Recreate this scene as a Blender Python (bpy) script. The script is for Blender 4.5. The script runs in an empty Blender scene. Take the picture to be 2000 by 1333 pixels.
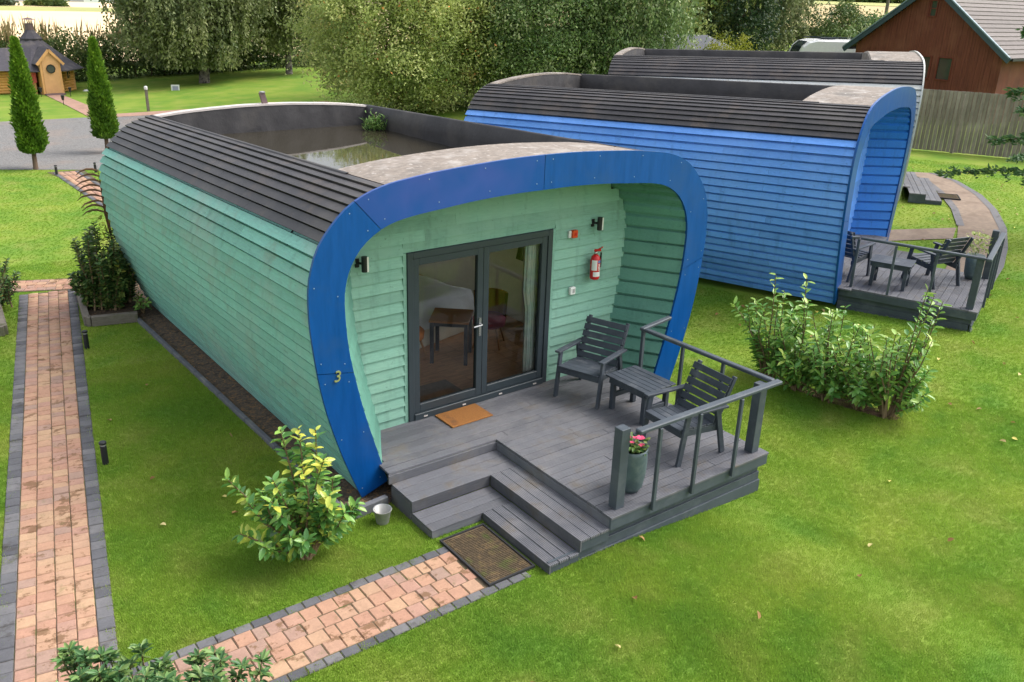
import bpy, math, random
import numpy as np
from mathutils import Vector, Matrix

random.seed(7)
RNG = np.random.default_rng(11)
R = math.radians
SC = bpy.context.scene
COL = SC.collection

# ------------------------------------------------------------------ camera
cam_d = bpy.data.cameras.new('camera')
cam_d.sensor_width = 36.0
cam_d.lens = 30.615
cam_d.clip_start = 0.1
cam_d.clip_end = 6000.0
cam = bpy.data.objects.new('camera', cam_d)
COL.objects.link(cam)
cam.location = (-4.775, -8.302, 5.2275)
cam.rotation_euler = (1.19364, -0.03145, -0.63924)
SC.camera = cam

# ------------------------------------------------------------------ sky, sun, exposure
SUN_EL, SUN_AZ = R(52), R(112)          # azimuth measured from +Y towards +X
world = bpy.data.worlds.new('World')
SC.world = world
world.use_nodes = True
wn = world.node_tree
wn.nodes.clear()
w_out = wn.nodes.new('ShaderNodeOutputWorld')
w_bg = wn.nodes.new('ShaderNodeBackground')
w_sky = wn.nodes.new('ShaderNodeTexSky')
w_hs = wn.nodes.new('ShaderNodeHueSaturation')
w_sky.sky_type = 'NISHITA'
w_sky.sun_disc = False
w_sky.sun_elevation = SUN_EL
w_sky.sun_rotation = SUN_AZ
w_sky.air_density = 1.0
w_sky.dust_density = 4.0
w_sky.ozone_density = 1.0
w_hs.inputs['Saturation'].default_value = 0.3      # overcast: the cloud greys the sky
wn.links.new(w_sky.outputs[0], w_hs.inputs['Color'])
wn.links.new(w_hs.outputs[0], w_bg.inputs['Color'])
w_bg.inputs['Strength'].default_value = 0.15
wn.links.new(w_bg.outputs[0], w_out.inputs['Surface'])

sun_d = bpy.data.lights.new('sun', 'SUN')
sun_d.energy = 0.9
sun_d.angle = R(28)
sun_d.color = (1.0, 0.95, 0.88)
sun = bpy.data.objects.new('sun', sun_d)
COL.objects.link(sun)
sdir = Vector((math.sin(SUN_AZ) * math.cos(SUN_EL), math.cos(SUN_AZ) * math.cos(SUN_EL), math.sin(SUN_EL)))
sun.rotation_euler = (-sdir).to_track_quat('-Z', 'Y').to_euler()
sun.location = (20, -20, 30)

SC.view_settings.view_transform = 'Standard'
SC.view_settings.look = 'None'
SC.view_settings.exposure = 1.2
SC.view_settings.gamma = 1.0
SC.view_settings.use_curve_mapping = False
SC.render.engine = 'CYCLES'
SC.cycles.use_denoising = True
SC.cycles.max_bounces = 8
SC.cycles.transparent_max_bounces = 12
SC.cycles.caustics_reflective = False
SC.cycles.caustics_refractive = False


# ------------------------------------------------------------------ object helpers
def tag(o, label=None, cat=None, group=None, kind=None):
    if label: o['label'] = label
    if cat: o['category'] = cat
    if group: o['group'] = group
    if kind: o['kind'] = kind
    return o


def empty(name, loc=(0, 0, 0), rz=0.0):
    o = bpy.data.objects.new(name, None)
    o.empty_display_size = 0.2
    COL.objects.link(o)
    o.location = loc
    o.rotation_euler = (0, 0, rz)
    return o


def thing(name, label, cat, loc=(0, 0, 0), rz=0.0, group=None):
    return tag(empty(name, loc, rz), label, cat, group)


def link(name, mesh, parent=None, loc=None, rot=None, scale=None):
    o = bpy.data.objects.new(name, mesh)
    COL.objects.link(o)
    if parent is not None: o.parent = parent
    if loc is not None: o.location = loc
    if rot is not None: o.rotation_euler = rot
    if scale is not None: o.scale = scale
    return o


def copy_tree(o, parent=None):
    c = o.copy()
    COL.objects.link(c)
    c.parent = parent
    for ch in list(o.children):
        copy_tree(ch, c)
    return c


class MB:
    """collects geometry, builds ONE mesh object"""
    def __init__(s):
        s.v = []; s.f = []; s.m = []

    def add(s, vs, fs, mi=0):
        n = len(s.v)
        s.v.extend([tuple(float(c) for c in p) for p in vs])
        for f in fs:
            s.f.append(tuple(i + n for i in f)); s.m.append(mi)
        return s

    def box(s, x0, x1, y0, y1, z0, z1, mi=0):
        return s.add([(x0, y0, z0), (x1, y0, z0), (x1, y1, z0), (x0, y1, z0), (x0, y0, z1), (x1, y0, z1), (x1, y1, z1), (x0, y1, z1)],
                     [(0, 3, 2, 1), (4, 5, 6, 7), (0, 1, 5, 4), (1, 2, 6, 5), (2, 3, 7, 6), (3, 0, 4, 7)], mi)

    def bar(s, a, b, w, h, up=(0, 0, 1), mi=0, w2=None, h2=None):
        """rectangular bar from a to b, w across, h along up"""
        a = Vector(a); b = Vector(b); d = (b - a).normalized(); up = Vector(up)
        if abs(d.dot(up)) > 0.98: up = Vector((0, 1, 0)) if abs(d.y) < 0.9 else Vector((1, 0, 0))
        sd = d.cross(up).normalized(); u = sd.cross(d).normalized()
        w2 = w if w2 is None else w2; h2 = h if h2 is None else h2
        vs = []
        for p, ww, hh in ((a, w, h), (b, w2, h2)):
            for i, j in ((-1, -1), (1, -1), (1, 1), (-1, 1)):
                vs.append(p + sd * (ww / 2 * i) + u * (hh / 2 * j))
        return s.add(vs, [(0, 3, 2, 1), (4, 5, 6, 7), (0, 1, 5, 4), (1, 2, 6, 5), (2, 3, 7, 6), (3, 0, 4, 7)], mi)

    def tube(s, pts, rad, n=8, cap=True, mi=0):
        pts = [Vector(p) for p in pts]
        rad = rad if hasattr(rad, '__len__') else [rad] * len(pts)
        base = len(s.v); ref = Vector((0, 0, 1))
        rings = []
        for i, p in enumerate(pts):
            d = (pts[min(i + 1, len(pts) - 1)] - pts[max(i - 1, 0)]).normalized()
            r0 = ref if abs(d.dot(ref)) < 0.95 else Vector((1, 0, 0))
            a = d.cross(r0).normalized(); b = d.cross(a).normalized()
            rings.append([p + (a * math.cos(2 * math.pi * k / n) + b * math.sin(2 * math.pi * k / n)) * rad[i] for k in range(n)])
        vs = [q for r_ in rings for q in r_]
        fs = []
        for i in range(len(pts) - 1):
            for k in range(n):
                k2 = (k + 1) % n
                fs.append((i * n + k, i * n + k2, (i + 1) * n + k2, (i + 1) * n + k))
        if cap:
            fs.append(tuple(range(n))[::-1] if False else tuple(range(n)))
            fs.append(tuple((len(pts) - 1) * n + k for k in range(n))[::-1])
        return s.add(vs, fs, mi)

    def lathe(s, prof, n=20, c=(0, 0, 0), mi=0, squash=1.0):
        vs = []; fs = []
        for r_, z in prof:
            for k in range(n):
                a = 2 * math.pi * k / n
                vs.append((c[0] + r_ * math.cos(a), c[1] + r_ * math.sin(a) * squash, c[2] + z))
        for i in range(len(prof) - 1):
            for k in range(n):
                k2 = (k + 1) % n
                fs.append((i * n + k, i * n + k2, (i + 1) * n + k2, (i + 1) * n + k))
        fs.append(tuple(range(n))[::-1])
        fs.append(tuple((len(prof) - 1) * n + k for k in range(n)))
        return s.add(vs, fs, mi)

    def grid(s, P, mi=0, flip=False):
        """P[i][j] points"""
        ni, nj = len(P), len(P[0])
        vs = [p for row in P for p in row]
        fs = []
        for i in range(ni - 1):
            for j in range(nj - 1):
                q = (i * nj + j, i * nj + j + 1, (i + 1) * nj + j + 1, (i + 1) * nj + j)
                fs.append(q[::-1] if flip else q)
        return s.add(vs, fs, mi)

    def mesh(s, name, mats):
        me = bpy.data.meshes.new(name)
        me.from_pydata(s.v, [], s.f)
        mats = mats if isinstance(mats, (list, tuple)) else [mats]
        for m in mats: me.materials.append(m)
        if any(s.m): me.polygons.foreach_set('material_index', s.m)
        me.update()
        return me

    def build(s, name, mats, parent=None, smooth=False, bevel=0.0, fix=True):
        me = s.mesh(name, mats)
        if fix:
            import bmesh
            bm = bmesh.new(); bm.from_mesh(me)
            bmesh.ops.recalc_face_normals(bm, faces=bm.faces)
            bm.to_mesh(me); bm.free()
        if smooth: me.polygons.foreach_set('use_smooth', [True] * len(me.polygons))
        o = link(name, me, parent)
        if bevel:
            b = o.modifiers.new('bevel', 'BEVEL'); b.width = bevel; b.segments = 1; b.limit_method = 'ANGLE'
        return o


def box(name, mat, parent, *a, bevel=0.0):
    return MB().box(*a).build(name, mat, parent, bevel=bevel, fix=False)


def np_mesh(name, verts, faces, mats, tint=None, smooth=False):
    """fast mesh from arrays; faces (n,k) array"""
    me = bpy.data.meshes.new(name)
    verts = np.asarray(verts, np.float32); faces = np.asarray(faces, np.int32)
    nf, k = faces.shape
    me.vertices.add(len(verts)); me.vertices.foreach_set('co', verts.ravel())
    me.loops.add(nf * k); me.loops.foreach_set('vertex_index', faces.ravel())
    me.polygons.add(nf)
    me.polygons.foreach_set('loop_start', np.arange(0, nf * k, k, dtype=np.int32))
    try: me.polygons.foreach_set('loop_total', np.full(nf, k, np.int32))
    except Exception: pass
    for m in (mats if isinstance(mats, (list, tuple)) else [mats]): me.materials.append(m)
    if tint is not None:
        at = me.attributes.new('tint', 'FLOAT', 'POINT'); at.data.foreach_set('value', np.asarray(tint, np.float32))
    if smooth: me.polygons.foreach_set('use_smooth', np.ones(nf, bool))
    me.update(calc_edges=True)
    return me


# ------------------------------------------------------------------ material helpers
MATS = {}


class NT:
    def __init__(s, name):
        s.mat = bpy.data.materials.new(name); s.mat.use_nodes = True
        s.t = s.mat.node_tree; s.t.nodes.clear()
        s.out = s.t.nodes.new('ShaderNodeOutputMaterial')

    def n(s, kind, **kw):
        nd = s.t.nodes.new('ShaderNode' + kind)
        for k, v in kw.items():
            if k in nd.inputs: nd.inputs[k].default_value = v
            else: setattr(nd, k, v)
        return nd

    def l(s, a, b): s.t.links.new(a, b)

    def pos(s, scale=(1, 1, 1), world=False, rand=0.0):
        if world:
            src = s.n('NewGeometry').outputs['Position']
        else:
            src = s.n('TexCoord').outputs['Object']
        if rand:
            oi = s.n('ObjectInfo')
            ad = s.n('VectorMath', operation='MULTIPLY_ADD')
            cb = s.n('CombineXYZ')
            mu = s.n('Math', operation='MULTIPLY'); mu.inputs[1].default_value = rand
            s.l(oi.outputs['Random'], mu.inputs[0])
            for i in range(3): s.l(mu.outputs[0], cb.inputs[i])
            ad.inputs[1].default_value = (1, 1, 1)
            s.l(src, ad.inputs[0]); s.l(cb.outputs[0], ad.inputs[2])
            src = ad.outputs[0]
        mp = s.n('Mapping'); mp.inputs['Scale'].default_value = scale
        s.l(src, mp.inputs['Vector'])
        return mp.outputs[0]

    def noise(s, vec, sc=5.0, detail=4.0, rough=0.6):
        nd = s.n('TexNoise'); nd.inputs['Scale'].default_value = sc; nd.inputs['Detail'].default_value = detail
        nd.inputs['Roughness'].default_value = rough
        s.l(vec, nd.inputs['Vector'])
        return nd.outputs['Fac']

    def rng(s, val, a, b, c, d):
        m = s.n('MapRange'); m.inputs[1].default_value = a; m.inputs[2].default_value = b
        m.inputs[3].default_value = c; m.inputs[4].default_value = d
        s.l(val, m.inputs[0]); return m.outputs[0]

    def mix(s, fac, a, b):
        m = s.n('Mix', data_type='RGBA')
        for sock, v in ((m.inputs[0], fac), (m.inputs[6], a), (m.inputs[7], b)):
            if hasattr(v, 'is_linked') or isinstance(v, bpy.types.NodeSocket): s.l(v, sock)
            elif isinstance(v, (int, float)): sock.default_value = v
            else: sock.default_value = (*v, 1.0) if len(v) == 3 else v
        return m.outputs[2]

    def ramp(s, val, stops):
        r_ = s.n('ValToRGB'); cr = r_.color_ramp
        while len(cr.elements) < len(stops): cr.elements.new(0.5)
        for e, (p, c) in zip(cr.elements, stops):
            e.position = p; e.color = (*c, 1.0)
        s.l(val, r_.inputs[0]); return r_.outputs[0]

    def hsv(s, col, val=None, sat=None):
        h = s.n('HueSaturation')
        if isinstance(col, bpy.types.NodeSocket): s.l(col, h.inputs['Color'])
        else: h.inputs['Color'].default_value = (*col, 1)
        if val is not None: s.l(val, h.inputs['Value'])
        if sat is not None: s.l(sat, h.inputs['Saturation'])
        return h.outputs[0]

    def mul(s, a, b):
        m = s.n('Math', operation='MULTIPLY')
        for i, v in ((0, a), (1, b)):
            if isinstance(v, bpy.types.NodeSocket): s.l(v, m.inputs[i])
            else: m.inputs[i].default_value = v
        return m.outputs[0]

    def bump(s, h, strength=0.3, dist=0.01):
        b = s.n('Bump'); b.inputs['Strength'].default_value = strength; b.inputs['Distance'].default_value = dist
        s.l(h, b.inputs['Height']); return b.outputs[0]

    def bsdf(s, col, rough=0.6, spec=0.3, metal=0.0, normal=None, coat=0.0):
        p = s.n('BsdfPrincipled')
        for nm, v in (('Base Color', col), ('Roughness', rough), ('Metallic', metal), ('Specular IOR Level', spec), ('Coat Weight', coat)):
            if isinstance(v, bpy.types.NodeSocket): s.l(v, p.inputs[nm])
            elif nm == 'Base Color': p.inputs[nm].default_value = (*v, 1)
            else: p.inputs[nm].default_value = v
        if normal is not None: s.l(normal, p.inputs['Normal'])
        return p.outputs[0]

    def done(s, sh):
        s.l(sh, s.out.inputs['Surface']); MATS[s.mat.name] = s.mat; return s.mat


def M(name, col, rough=0.6, var=0.25, scale=(1, 1, 1), ns=6.0, bump=0.0, bdist=0.005, orand=0.0, spec=0.3, metal=0.0,
      stain=None, world=False, rnd=30.0, coat=0.0):
    """plain weathered surface: colour x noise x per-object shade, optional stains (colour, scale, lo, hi)"""
    n = NT(name)
    v = n.pos(scale, world, 0.0 if world else rnd)
    nz = n.noise(v, ns, 5.0, 0.65)
    val = n.rng(nz, 0.25, 0.75, 1 - var, 1 + var)
    if orand:
        oi = n.n('ObjectInfo')
        val = n.mul(val, n.rng(oi.outputs['Random'], 0, 1, 1 - orand, 1 + orand))
    c = n.hsv(col, val)
    if stain:
        for sc_, ss, lo, hi in (stain if isinstance(stain, list) else [stain]):
            sv = n.noise(n.pos((1, 1, 1), True), ss, 4.0, 0.6)
            c = n.mix(n.rng(sv, lo, hi, 0.0, 1.0), c, sc_)
    nm = n.bump(nz, bump, bdist) if bump else None
    rg = n.rng(nz, 0.2, 0.8, max(0.02, rough - 0.08), min(1, rough + 0.08))
    return n.done(n.bsdf(c, rg, spec, metal, nm, coat))


def leaf_mat(name, stops, rough=0.45, trans=0.3, spec=0.35):
    n = NT(name)
    at = n.n('Attribute'); at.attribute_name = 'tint'
    oi = n.n('ObjectInfo')
    c = n.ramp(at.outputs['Fac'], stops)
    p = n.bsdf(c, rough, spec)
    tr = n.n('BsdfTranslucent'); n.l(n.hsv(c, n.rng(oi.outputs['Random'], 0, 1, 1.15, 1.25)), tr.inputs['Color'])
    mx = n.n('MixShader'); mx.inputs[0].default_value = trans
    n.l(p, mx.inputs[1]); n.l(tr.outputs[0], mx.inputs[2])
    return n.done(mx.outputs[0])


def board_mat(name, col, worn, rough=0.62, sc=(2.5, 1, 9), stain2=None, spec=0.25, bump=0.25):
    """painted sawn timber: grain along the board, faded and dirty patches, tint per board"""
    n = NT(name)
    v = n.pos(sc, False, 20.0)
    g = n.noise(v, 7.0, 6.0, 0.7)
    oi = n.n('ObjectInfo')
    val = n.mul(n.rng(g, 0.25, 0.75, 0.82, 1.16), n.rng(oi.outputs['Random'], 0, 1, 0.85, 1.13))
    c = n.hsv(col, val)
    big = n.noise(n.pos((1, 1, 1), True), 0.9, 5.0, 0.65)
    c = n.mix(n.rng(big, 0.46, 0.70, 0.0, 0.85), c, worn)
    if stain2:
        b2 = n.noise(n.pos((1.0, 1.0, 1.0), True), 2.6, 5.0, 0.7)
        c = n.mix(n.rng(b2, 0.52, 0.76, 0.0, 0.7), c, stain2)
    st3 = n.noise(n.pos((6, 6, 0.7), True), 1.5, 3.0, 0.6)
    c = n.hsv(c, n.rng(st3, 0.55, 0.80, 1.0, 0.72))
    dots = n.noise(n.pos((1, 0.6, 1), False, 20.0), 22.0, 2.0, 0.5)
    c = n.mix(n.rng(dots, 0.68, 0.76, 0.0, 0.45), c, (col[0] * 0.35, col[1] * 0.35, col[2] * 0.35))
    return n.done(n.bsdf(c, rough, spec, 0.0, n.bump(g, bump, 0.004)))


# ------------------------------------------------------------------ the lie of the land
CAMX, CAMY = -4.775, -8.302


def ss(a, b, x):
    t = np.clip((np.asarray(x, float) - a) / (b - a), 0, 1)
    return t * t * (3 - 2 * t)


def H(x, y):
    x = np.asarray(x, float); y = np.asarray(y, float)
    h = 0.045 * np.clip(x - 4, 0, 14)
    h = h - 0.15 * ss(0.2, 3.2, x) * (1 - ss(4.5, 9.5, x)) * (1 - ss(-0.5, 4, y))
    dx, dy = x - CAMX, y - CAMY
    d = np.hypot(dx, dy)
    az = np.degrees(np.arctan2(dx, dy))
    w = ss(28, 46, az) * (1 - ss(75, 100, az))
    hill = np.interp(d, [58, 92, 150, 300, 900, 2500], [0, 3.3, 4.2, 6.9, 16, 30])
    w2 = 1 - ss(-20, 28, az) * 0
    far = np.interp(d, [260, 900, 2500], [0, 12, 40])
    return h + w * hill + (1 - w) * far


def hz(x, y): return float(H(x, y))


def grass_col(n):
    p = n.pos((1, 1, 1), True)
    a = n.noise(p, 0.6, 1.5, 0.5)
    b = n.noise(p, 1.6, 2.0, 0.5)
    f = n.noise(p, 9.0, 4.0, 0.7)
    c = n.ramp(a, [(0.30, (0.175, 0.320, 0.045)), (0.50, (0.235, 0.365, 0.050)), (0.70, (0.310, 0.405, 0.066))])
    c = n.mix(n.rng(b, 0.50, 0.74, 0.0, 0.65), c, (0.345, 0.390, 0.095))
    c = n.mix(n.rng(b, 0.46, 0.26, 0.0, 0.55), c, (0.135, 0.295, 0.045))
    c = n.mix(n.rng(f, 0.62, 0.82, 0.0, 0.35), c, (0.42, 0.40, 0.14))
    return c, f


def make_grass_mats():
    n = NT('lawn_ground')
    c, f = grass_col(n)
    fine = n.noise(n.pos((1, 1, 1), True), 60.0, 4.0, 0.8)
    c = n.hsv(c, n.rng(fine, 0.3, 0.7, 0.60, 0.76))
    n.done(n.bsdf(c, 0.9, 0.1, 0, n.bump(fine, 0.12, 0.02)))
    n = NT('grass_blade')
    c, f = grass_col(n)
    at = n.n('Attribute'); at.attribute_name = 'tint'
    c = n.hsv(c, n.rng(at.outputs['Fac'], 0, 1, 0.95, 1.25))
    p = n.n('BsdfDiffuse'); n.l(c, p.inputs['Color'])
    tr = n.n('BsdfTranslucent'); n.l(c, tr.inputs['Color'])
    mx = n.n('MixShader'); mx.inputs[0].default_value = 0.5
    n.l(p.outputs[0], mx.inputs[1]); n.l(tr.outputs[0], mx.inputs[2]); n.done(mx.outputs[0])


make_grass_mats()


def make_paver_mat(name, stops, dirt, dirt_lo, dirt_hi, moss=0.0):
    n = NT(name)
    oi = n.n('ObjectInfo')
    at = n.n('Attribute'); at.attribute_name = 'tint'
    rnd = n.n('Math', operation='FRACT')
    ad = n.n('Math', operation='ADD'); n.l(oi.outputs['Random'], ad.inputs[0]); n.l(at.outputs['Fac'], ad.inputs[1])
    n.l(ad.outputs[0], rnd.inputs[0])
    c = n.ramp(rnd.outputs[0], stops)
    p = n.pos((1, 1, 1), True)
    g = n.noise(p, 45.0, 4.0, 0.7)
    g2 = n.noise(p, 9.0, 3.0, 0.6)
    c = n.hsv(c, n.mul(n.rng(g, 0.25, 0.75, 0.86, 1.12), n.rng(g2, 0.3, 0.7, 0.90, 1.08)))
    d = n.noise(n.pos((1.0, 1.25, 1), True), 3.4, 5.0, 0.72)
    c = n.mix(n.rng(d, dirt_lo, dirt_hi, 0.0, 0.85), c, dirt)
    if moss:
        m2 = n.noise(n.pos((1.3, 1.0, 1), True), 6.0, 4.0, 0.7)
        c = n.mix(n.rng(m2, 0.60, 0.70, 0.0, moss), c, (0.10, 0.12, 0.03))
    return n.done(n.bsdf(c, 0.8, 0.25, 0, n.bump(g, 0.35, 0.004)))


make_paver_mat('paver_red', [(0.0, (0.37, 0.205, 0.145)), (0.3, (0.41, 0.240, 0.160)), (0.5, (0.43, 0.28, 0.175)), (0.72, (0.38, 0.22, 0.165)), (1.0, (0.31, 0.21, 0.165))],
               (0.17, 0.095, 0.05), 0.555, 0.61, 0.35)
make_paver_mat('paver_dark', [(0.0, (0.085, 0.085, 0.095)), (0.5, (0.12, 0.12, 0.13)), (1.0, (0.16, 0.155, 0.16))],
               (0.05, 0.045, 0.04), 0.55, 0.68, 0.35)
M('joint_sand', (0.11, 0.085, 0.055), 0.95, 0.4, ns=20, world=True, bump=0.4, stain=((0.07, 0.09, 0.025), 3.0, 0.5, 0.62))
M('gravel_yard', (0.185, 0.18, 0.175), 0.95, 0.35, ns=14, world=True, bump=0.8, bdist=0.03, stain=[((0.23, 0.19, 0.165), 0.5, 0.5, 0.7), ((0.12, 0.115, 0.11), 5.0, 0.55, 0.75)])
M('soil', (0.060, 0.042, 0.028), 0.95, 0.5, ns=22, world=True, bump=0.9, bdist=0.03, stain=[((0.18, 0.10, 0.045), 14.0, 0.58, 0.66)])
M('straw_field', (0.80, 0.60, 0.36), 0.95, 0.06, ns=0.06, world=True)
M('straw_field_hill', (0.47, 0.36, 0.18), 0.95, 0.10, ns=0.08, scale=(1, 0.2, 1), world=True)
M('green_field', (0.36, 0.37, 0.13), 0.95, 0.2, ns=0.05, world=True)
M('far_field', (0.50, 0.35, 0.27), 0.95, 0.15, ns=0.01, scale=(1, 3, 1), world=True)

# one sheet to the horizon
gx = np.concatenate([-np.geomspace(2500, 24, 26), np.arange(-20, 46, 1.0), np.geomspace(50, 2500, 34)])
gy = np.concatenate([-np.geomspace(2500, 24, 20), np.arange(-20, 61, 1.0), np.geomspace(65, 2500, 34)])
X, Y = np.meshgrid(gx, gy, indexing='ij')
V = np.stack([X, Y, H(X, Y)], -1).reshape(-1, 3)
ny = len(gy); ii, jj = np.meshgrid(np.arange(len(gx) - 1), np.arange(ny - 1), indexing='ij')
a_ = (ii * ny + jj).ravel()
ground = link('ground', np_mesh('ground', V, np.stack([a_, a_ + ny, a_ + ny + 1, a_ + 1], -1), MATS['lawn_ground'], smooth=True))
tag(ground, kind='structure')


def sheet(name, pts_l, pts_r, mat, dz=0.012, sub=6, nsub=1):
    """ribbon draped on the ground between two polylines of equal length"""
    mb = MB(); rows = []
    L = [np.array(p, float) for p in pts_l]; Rr = [np.array(p, float) for p in pts_r]
    for i in range(len(L) - 1):
        for k in range(sub + (1 if i == len(L) - 2 else 0)):
            t = k / sub
            a = L[i] * (1 - t) + L[i + 1] * t; b = Rr[i] * (1 - t) + Rr[i + 1] * t
            row = []
            for q in range(nsub + 1):
                c = a * (1 - q / nsub) + b * (q / nsub)
                row.append((c[0], c[1], hz(c[0], c[1]) + dz))
            rows.append(row)
    mb.grid(rows)
    o = mb.build(name, mat, fix=False)
    me = o.data
    if me.polygons and me.polygons[0].normal.z < 0: me.flip_normals()
    return tag(o, kind='structure')


def polar(az0, az1, d0, d1, name, mat, dz, na=14, nd=6):
    rows = []
    for i in range(na + 1):
        a = R(az0 + (az1 - az0) * i / na)
        rows.append([(CAMX + math.sin(a) * d, CAMY + math.cos(a) * d, hz(CAMX + math.sin(a) * d, CAMY + math.cos(a) * d) + dz)
                     for d in np.linspace(d0, d1, nd + 1)])
    o = MB().grid(rows).build(name, mat, fix=False)
    if o.data.polygons[0].normal.z < 0: o.data.flip_normals()
    return tag(o, kind='structure')


polar(-12, 34, 63, 158, 'straw_field', MATS['straw_field'], 0.30)
polar(-12, 34, 158.5, 182, 'green_field', MATS['green_field'], 0.30)
polar(-12, 34, 183, 232, 'stubble_field', MATS['straw_field'], 0.30)
polar(-12, 34, 262, 420, 'ploughed_field', MATS['far_field'], 0.5)
polar(36, 75, 84, 172, 'hill_field', MATS['straw_field_hill'], 0.35, 20, 12)
polar(36, 75, 176, 215, 'hill_verge', MATS['green_field'], 0.35, 20, 6)
polar(36, 75, 218, 600, 'hill_top_field', MATS['straw_field_hill'], 0.6, 20, 10)

# gravel yard, and far paths that are too small to show their blocks
sheet('gravel_yard', [(-7.0, 24.5), (-1.42, 21.2), (0.75, 20.05), (3.2, 19.2), (9, 17.5)], [(-7.5, 33.3), (0.06, 31.65), (3.05, 31.7), (4.3, 31.45), (13, 29.5)], MATS['gravel_yard'], 0.012, 6, 4)
M('far_paving', (0.36, 0.22, 0.165), 0.9, 0.2, ns=9, world=True, stain=((0.22, 0.14, 0.10), 1.5, 0.5, 0.75))
M('beige_paving', (0.25, 0.19, 0.145), 0.9, 0.25, ns=9, world=True, stain=((0.17, 0.12, 0.09), 1.5, 0.5, 0.75))
sheet('hut_path', [(3.35, 31.75), (3.35, 36.0), (3.30, 40.4)], [(4.35, 31.5), (4.15, 36.0), (4.02, 40.3)], MATS['far_paving'], 0.02)
sheet('yard_path', [(4.15, 31.3), (8, 30.2), (13, 28.8)], [(4.4, 32.2), (8.2, 31.4), (13.3, 30.1)], MATS['far_paving'], 0.02)

# ------------------------------------------------------------------ block paving
def paver_mesh(name, mat, w, l, h=0.06, b=0.007):
    vs = []
    for z, ins in ((-h, 0.0), (-b * 1.3, 0.0), (0.0, b)):
        for sx, sy in ((-1, -1), (1, -1), (1, 1), (-1, 1)):
            vs.append((sx * (w / 2 - ins), sy * (l / 2 - ins), z))
    fs = [(8, 9, 10, 11)]
    for r_ in (0, 4):
        for k in range(4):
            k2 = (k + 1) % 4
            fs.append((r_ + k, r_ + k2, r_ + 4 + k2, r_ + 4 + k))
    return MB().add(vs, fs).mesh(name, mat)


PV = {}


def get_paver(kind, l, w):
    key = (kind, round(l, 3), round(w, 3))
    if key not in PV:
        PV[key] = paver_mesh('paver', MATS['paver_red' if kind == 'brick' else 'paver_dark'], w - 0.006, l - 0.006)
    return PV[key]


def lay_path(root, org, ang, v0, cols, u0, u1, limit=300, lens=(0.16, 0.16, 0.16, 0.2, 0.12)):
    """cols: list of (kind, width); blocks laid in runs along u. nearest blocks become parts, the rest one part"""
    ca, sa = math.cos(ang), math.sin(ang)     # u = (ca,sa); v = (sa,-ca) to the right of u
    items = []
    v = v0
    for kind, w in cols:
        u = u0 - random.random() * 0.15
        while u < u1:
            l = random.choice(lens) if kind == 'brick' else 0.16
            if u + l > u1: l = max(0.06, round(u1 - u, 2))
            if u1 - u < 0.05: break
            if u + l > u0:
                cu, cv = u + l / 2, v + w / 2
                x = org[0] + ca * cu + sa * cv; y = org[1] + sa * cu - ca * cv
                items.append((kind, l, w, x, y))
            u += l
        v += w
    items.sort(key=lambda t: math.hypot(t[3] - CAMX, t[4] - CAMY))
    rest_v, rest_f, rest_t = {}, {}, {}
    for i, (kind, l, w, x, y) in enumerate(items):
        me = get_paver(kind, l, w)
        z = hz(x, y) + 0.020 + random.uniform(-0.007, 0.003)
        rot = (random.gauss(0, 0.014), random.gauss(0, 0.014), ang - math.pi / 2 + random.gauss(0, 0.012))
        if i < limit:
            link(kind if kind == 'brick' else 'edging_block', me, root, (x - root.location.x, y - root.location.y, z - root.location.z), rot)
        else:
            mt = Matrix.Translation((x, y, z)) @ Matrix.Rotation(rot[2], 4, 'Z')
            n0 = len(rest_v.setdefault(kind, []))
            rest_v[kind].extend([tuple(mt @ vv.co) for vv in me.vertices])
            rest_f.setdefault(kind, []).extend([tuple(n0 + k for k in p.vertices) for p in me.polygons])
            rest_t.setdefault(kind, []).extend([random.random()] * len(me.vertices))
    for kind in rest_v:
        me = np_mesh('far_' + kind, rest_v[kind], rest_f[kind], MATS['paver_red' if kind == 'brick' else 'paver_dark'], rest_t[kind])
        o = link('far_bricks' if kind == 'brick' else 'far_edging_blocks', me, root)
        o.location = -root.location
        tag(o, kind='stuff')


# long path down the left: u axis (0.1743, 0.9847)
ANG1 = math.atan2(0.9847, 0.1743)
def UV1(u, v): return (0.1743 * u + 0.9847 * v, 0.9847 * u - 0.1743 * v)
p1 = sheet('garden_path', [UV1(-4.6, -4.37), UV1(2, -4.37), UV1(8.02, -4.37)], [UV1(-4.6, -3.45), UV1(2, -3.45), UV1(8.02, -3.45)], MATS['joint_sand'], 0.006)
lay_path(p1, (0, 0), ANG1, -4.372, [('edge', 0.145), ('brick', 0.158), ('brick', 0.158), ('brick', 0.158), ('brick', 0.158), ('edge', 0.145)], -3.2, 8.0, lens=(0.14, 0.14, 0.14, 0.16, 0.12))
# cross path behind it
p2 = sheet('cross_path', [(-6.2, 10.92), (-2.86, 9.58), (-1.0, 8.86)], [(-6.45, 10.2), (-2.95, 8.86), (-1.3, 8.16)], MATS['joint_sand'], 0.008)
lay_path(p2, (-6.2, 10.86), math.atan2(-0.37, 0.93), 0.0, [('brick', 0.16)] * 4, 0.0, 5.6, limit=150)
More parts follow.
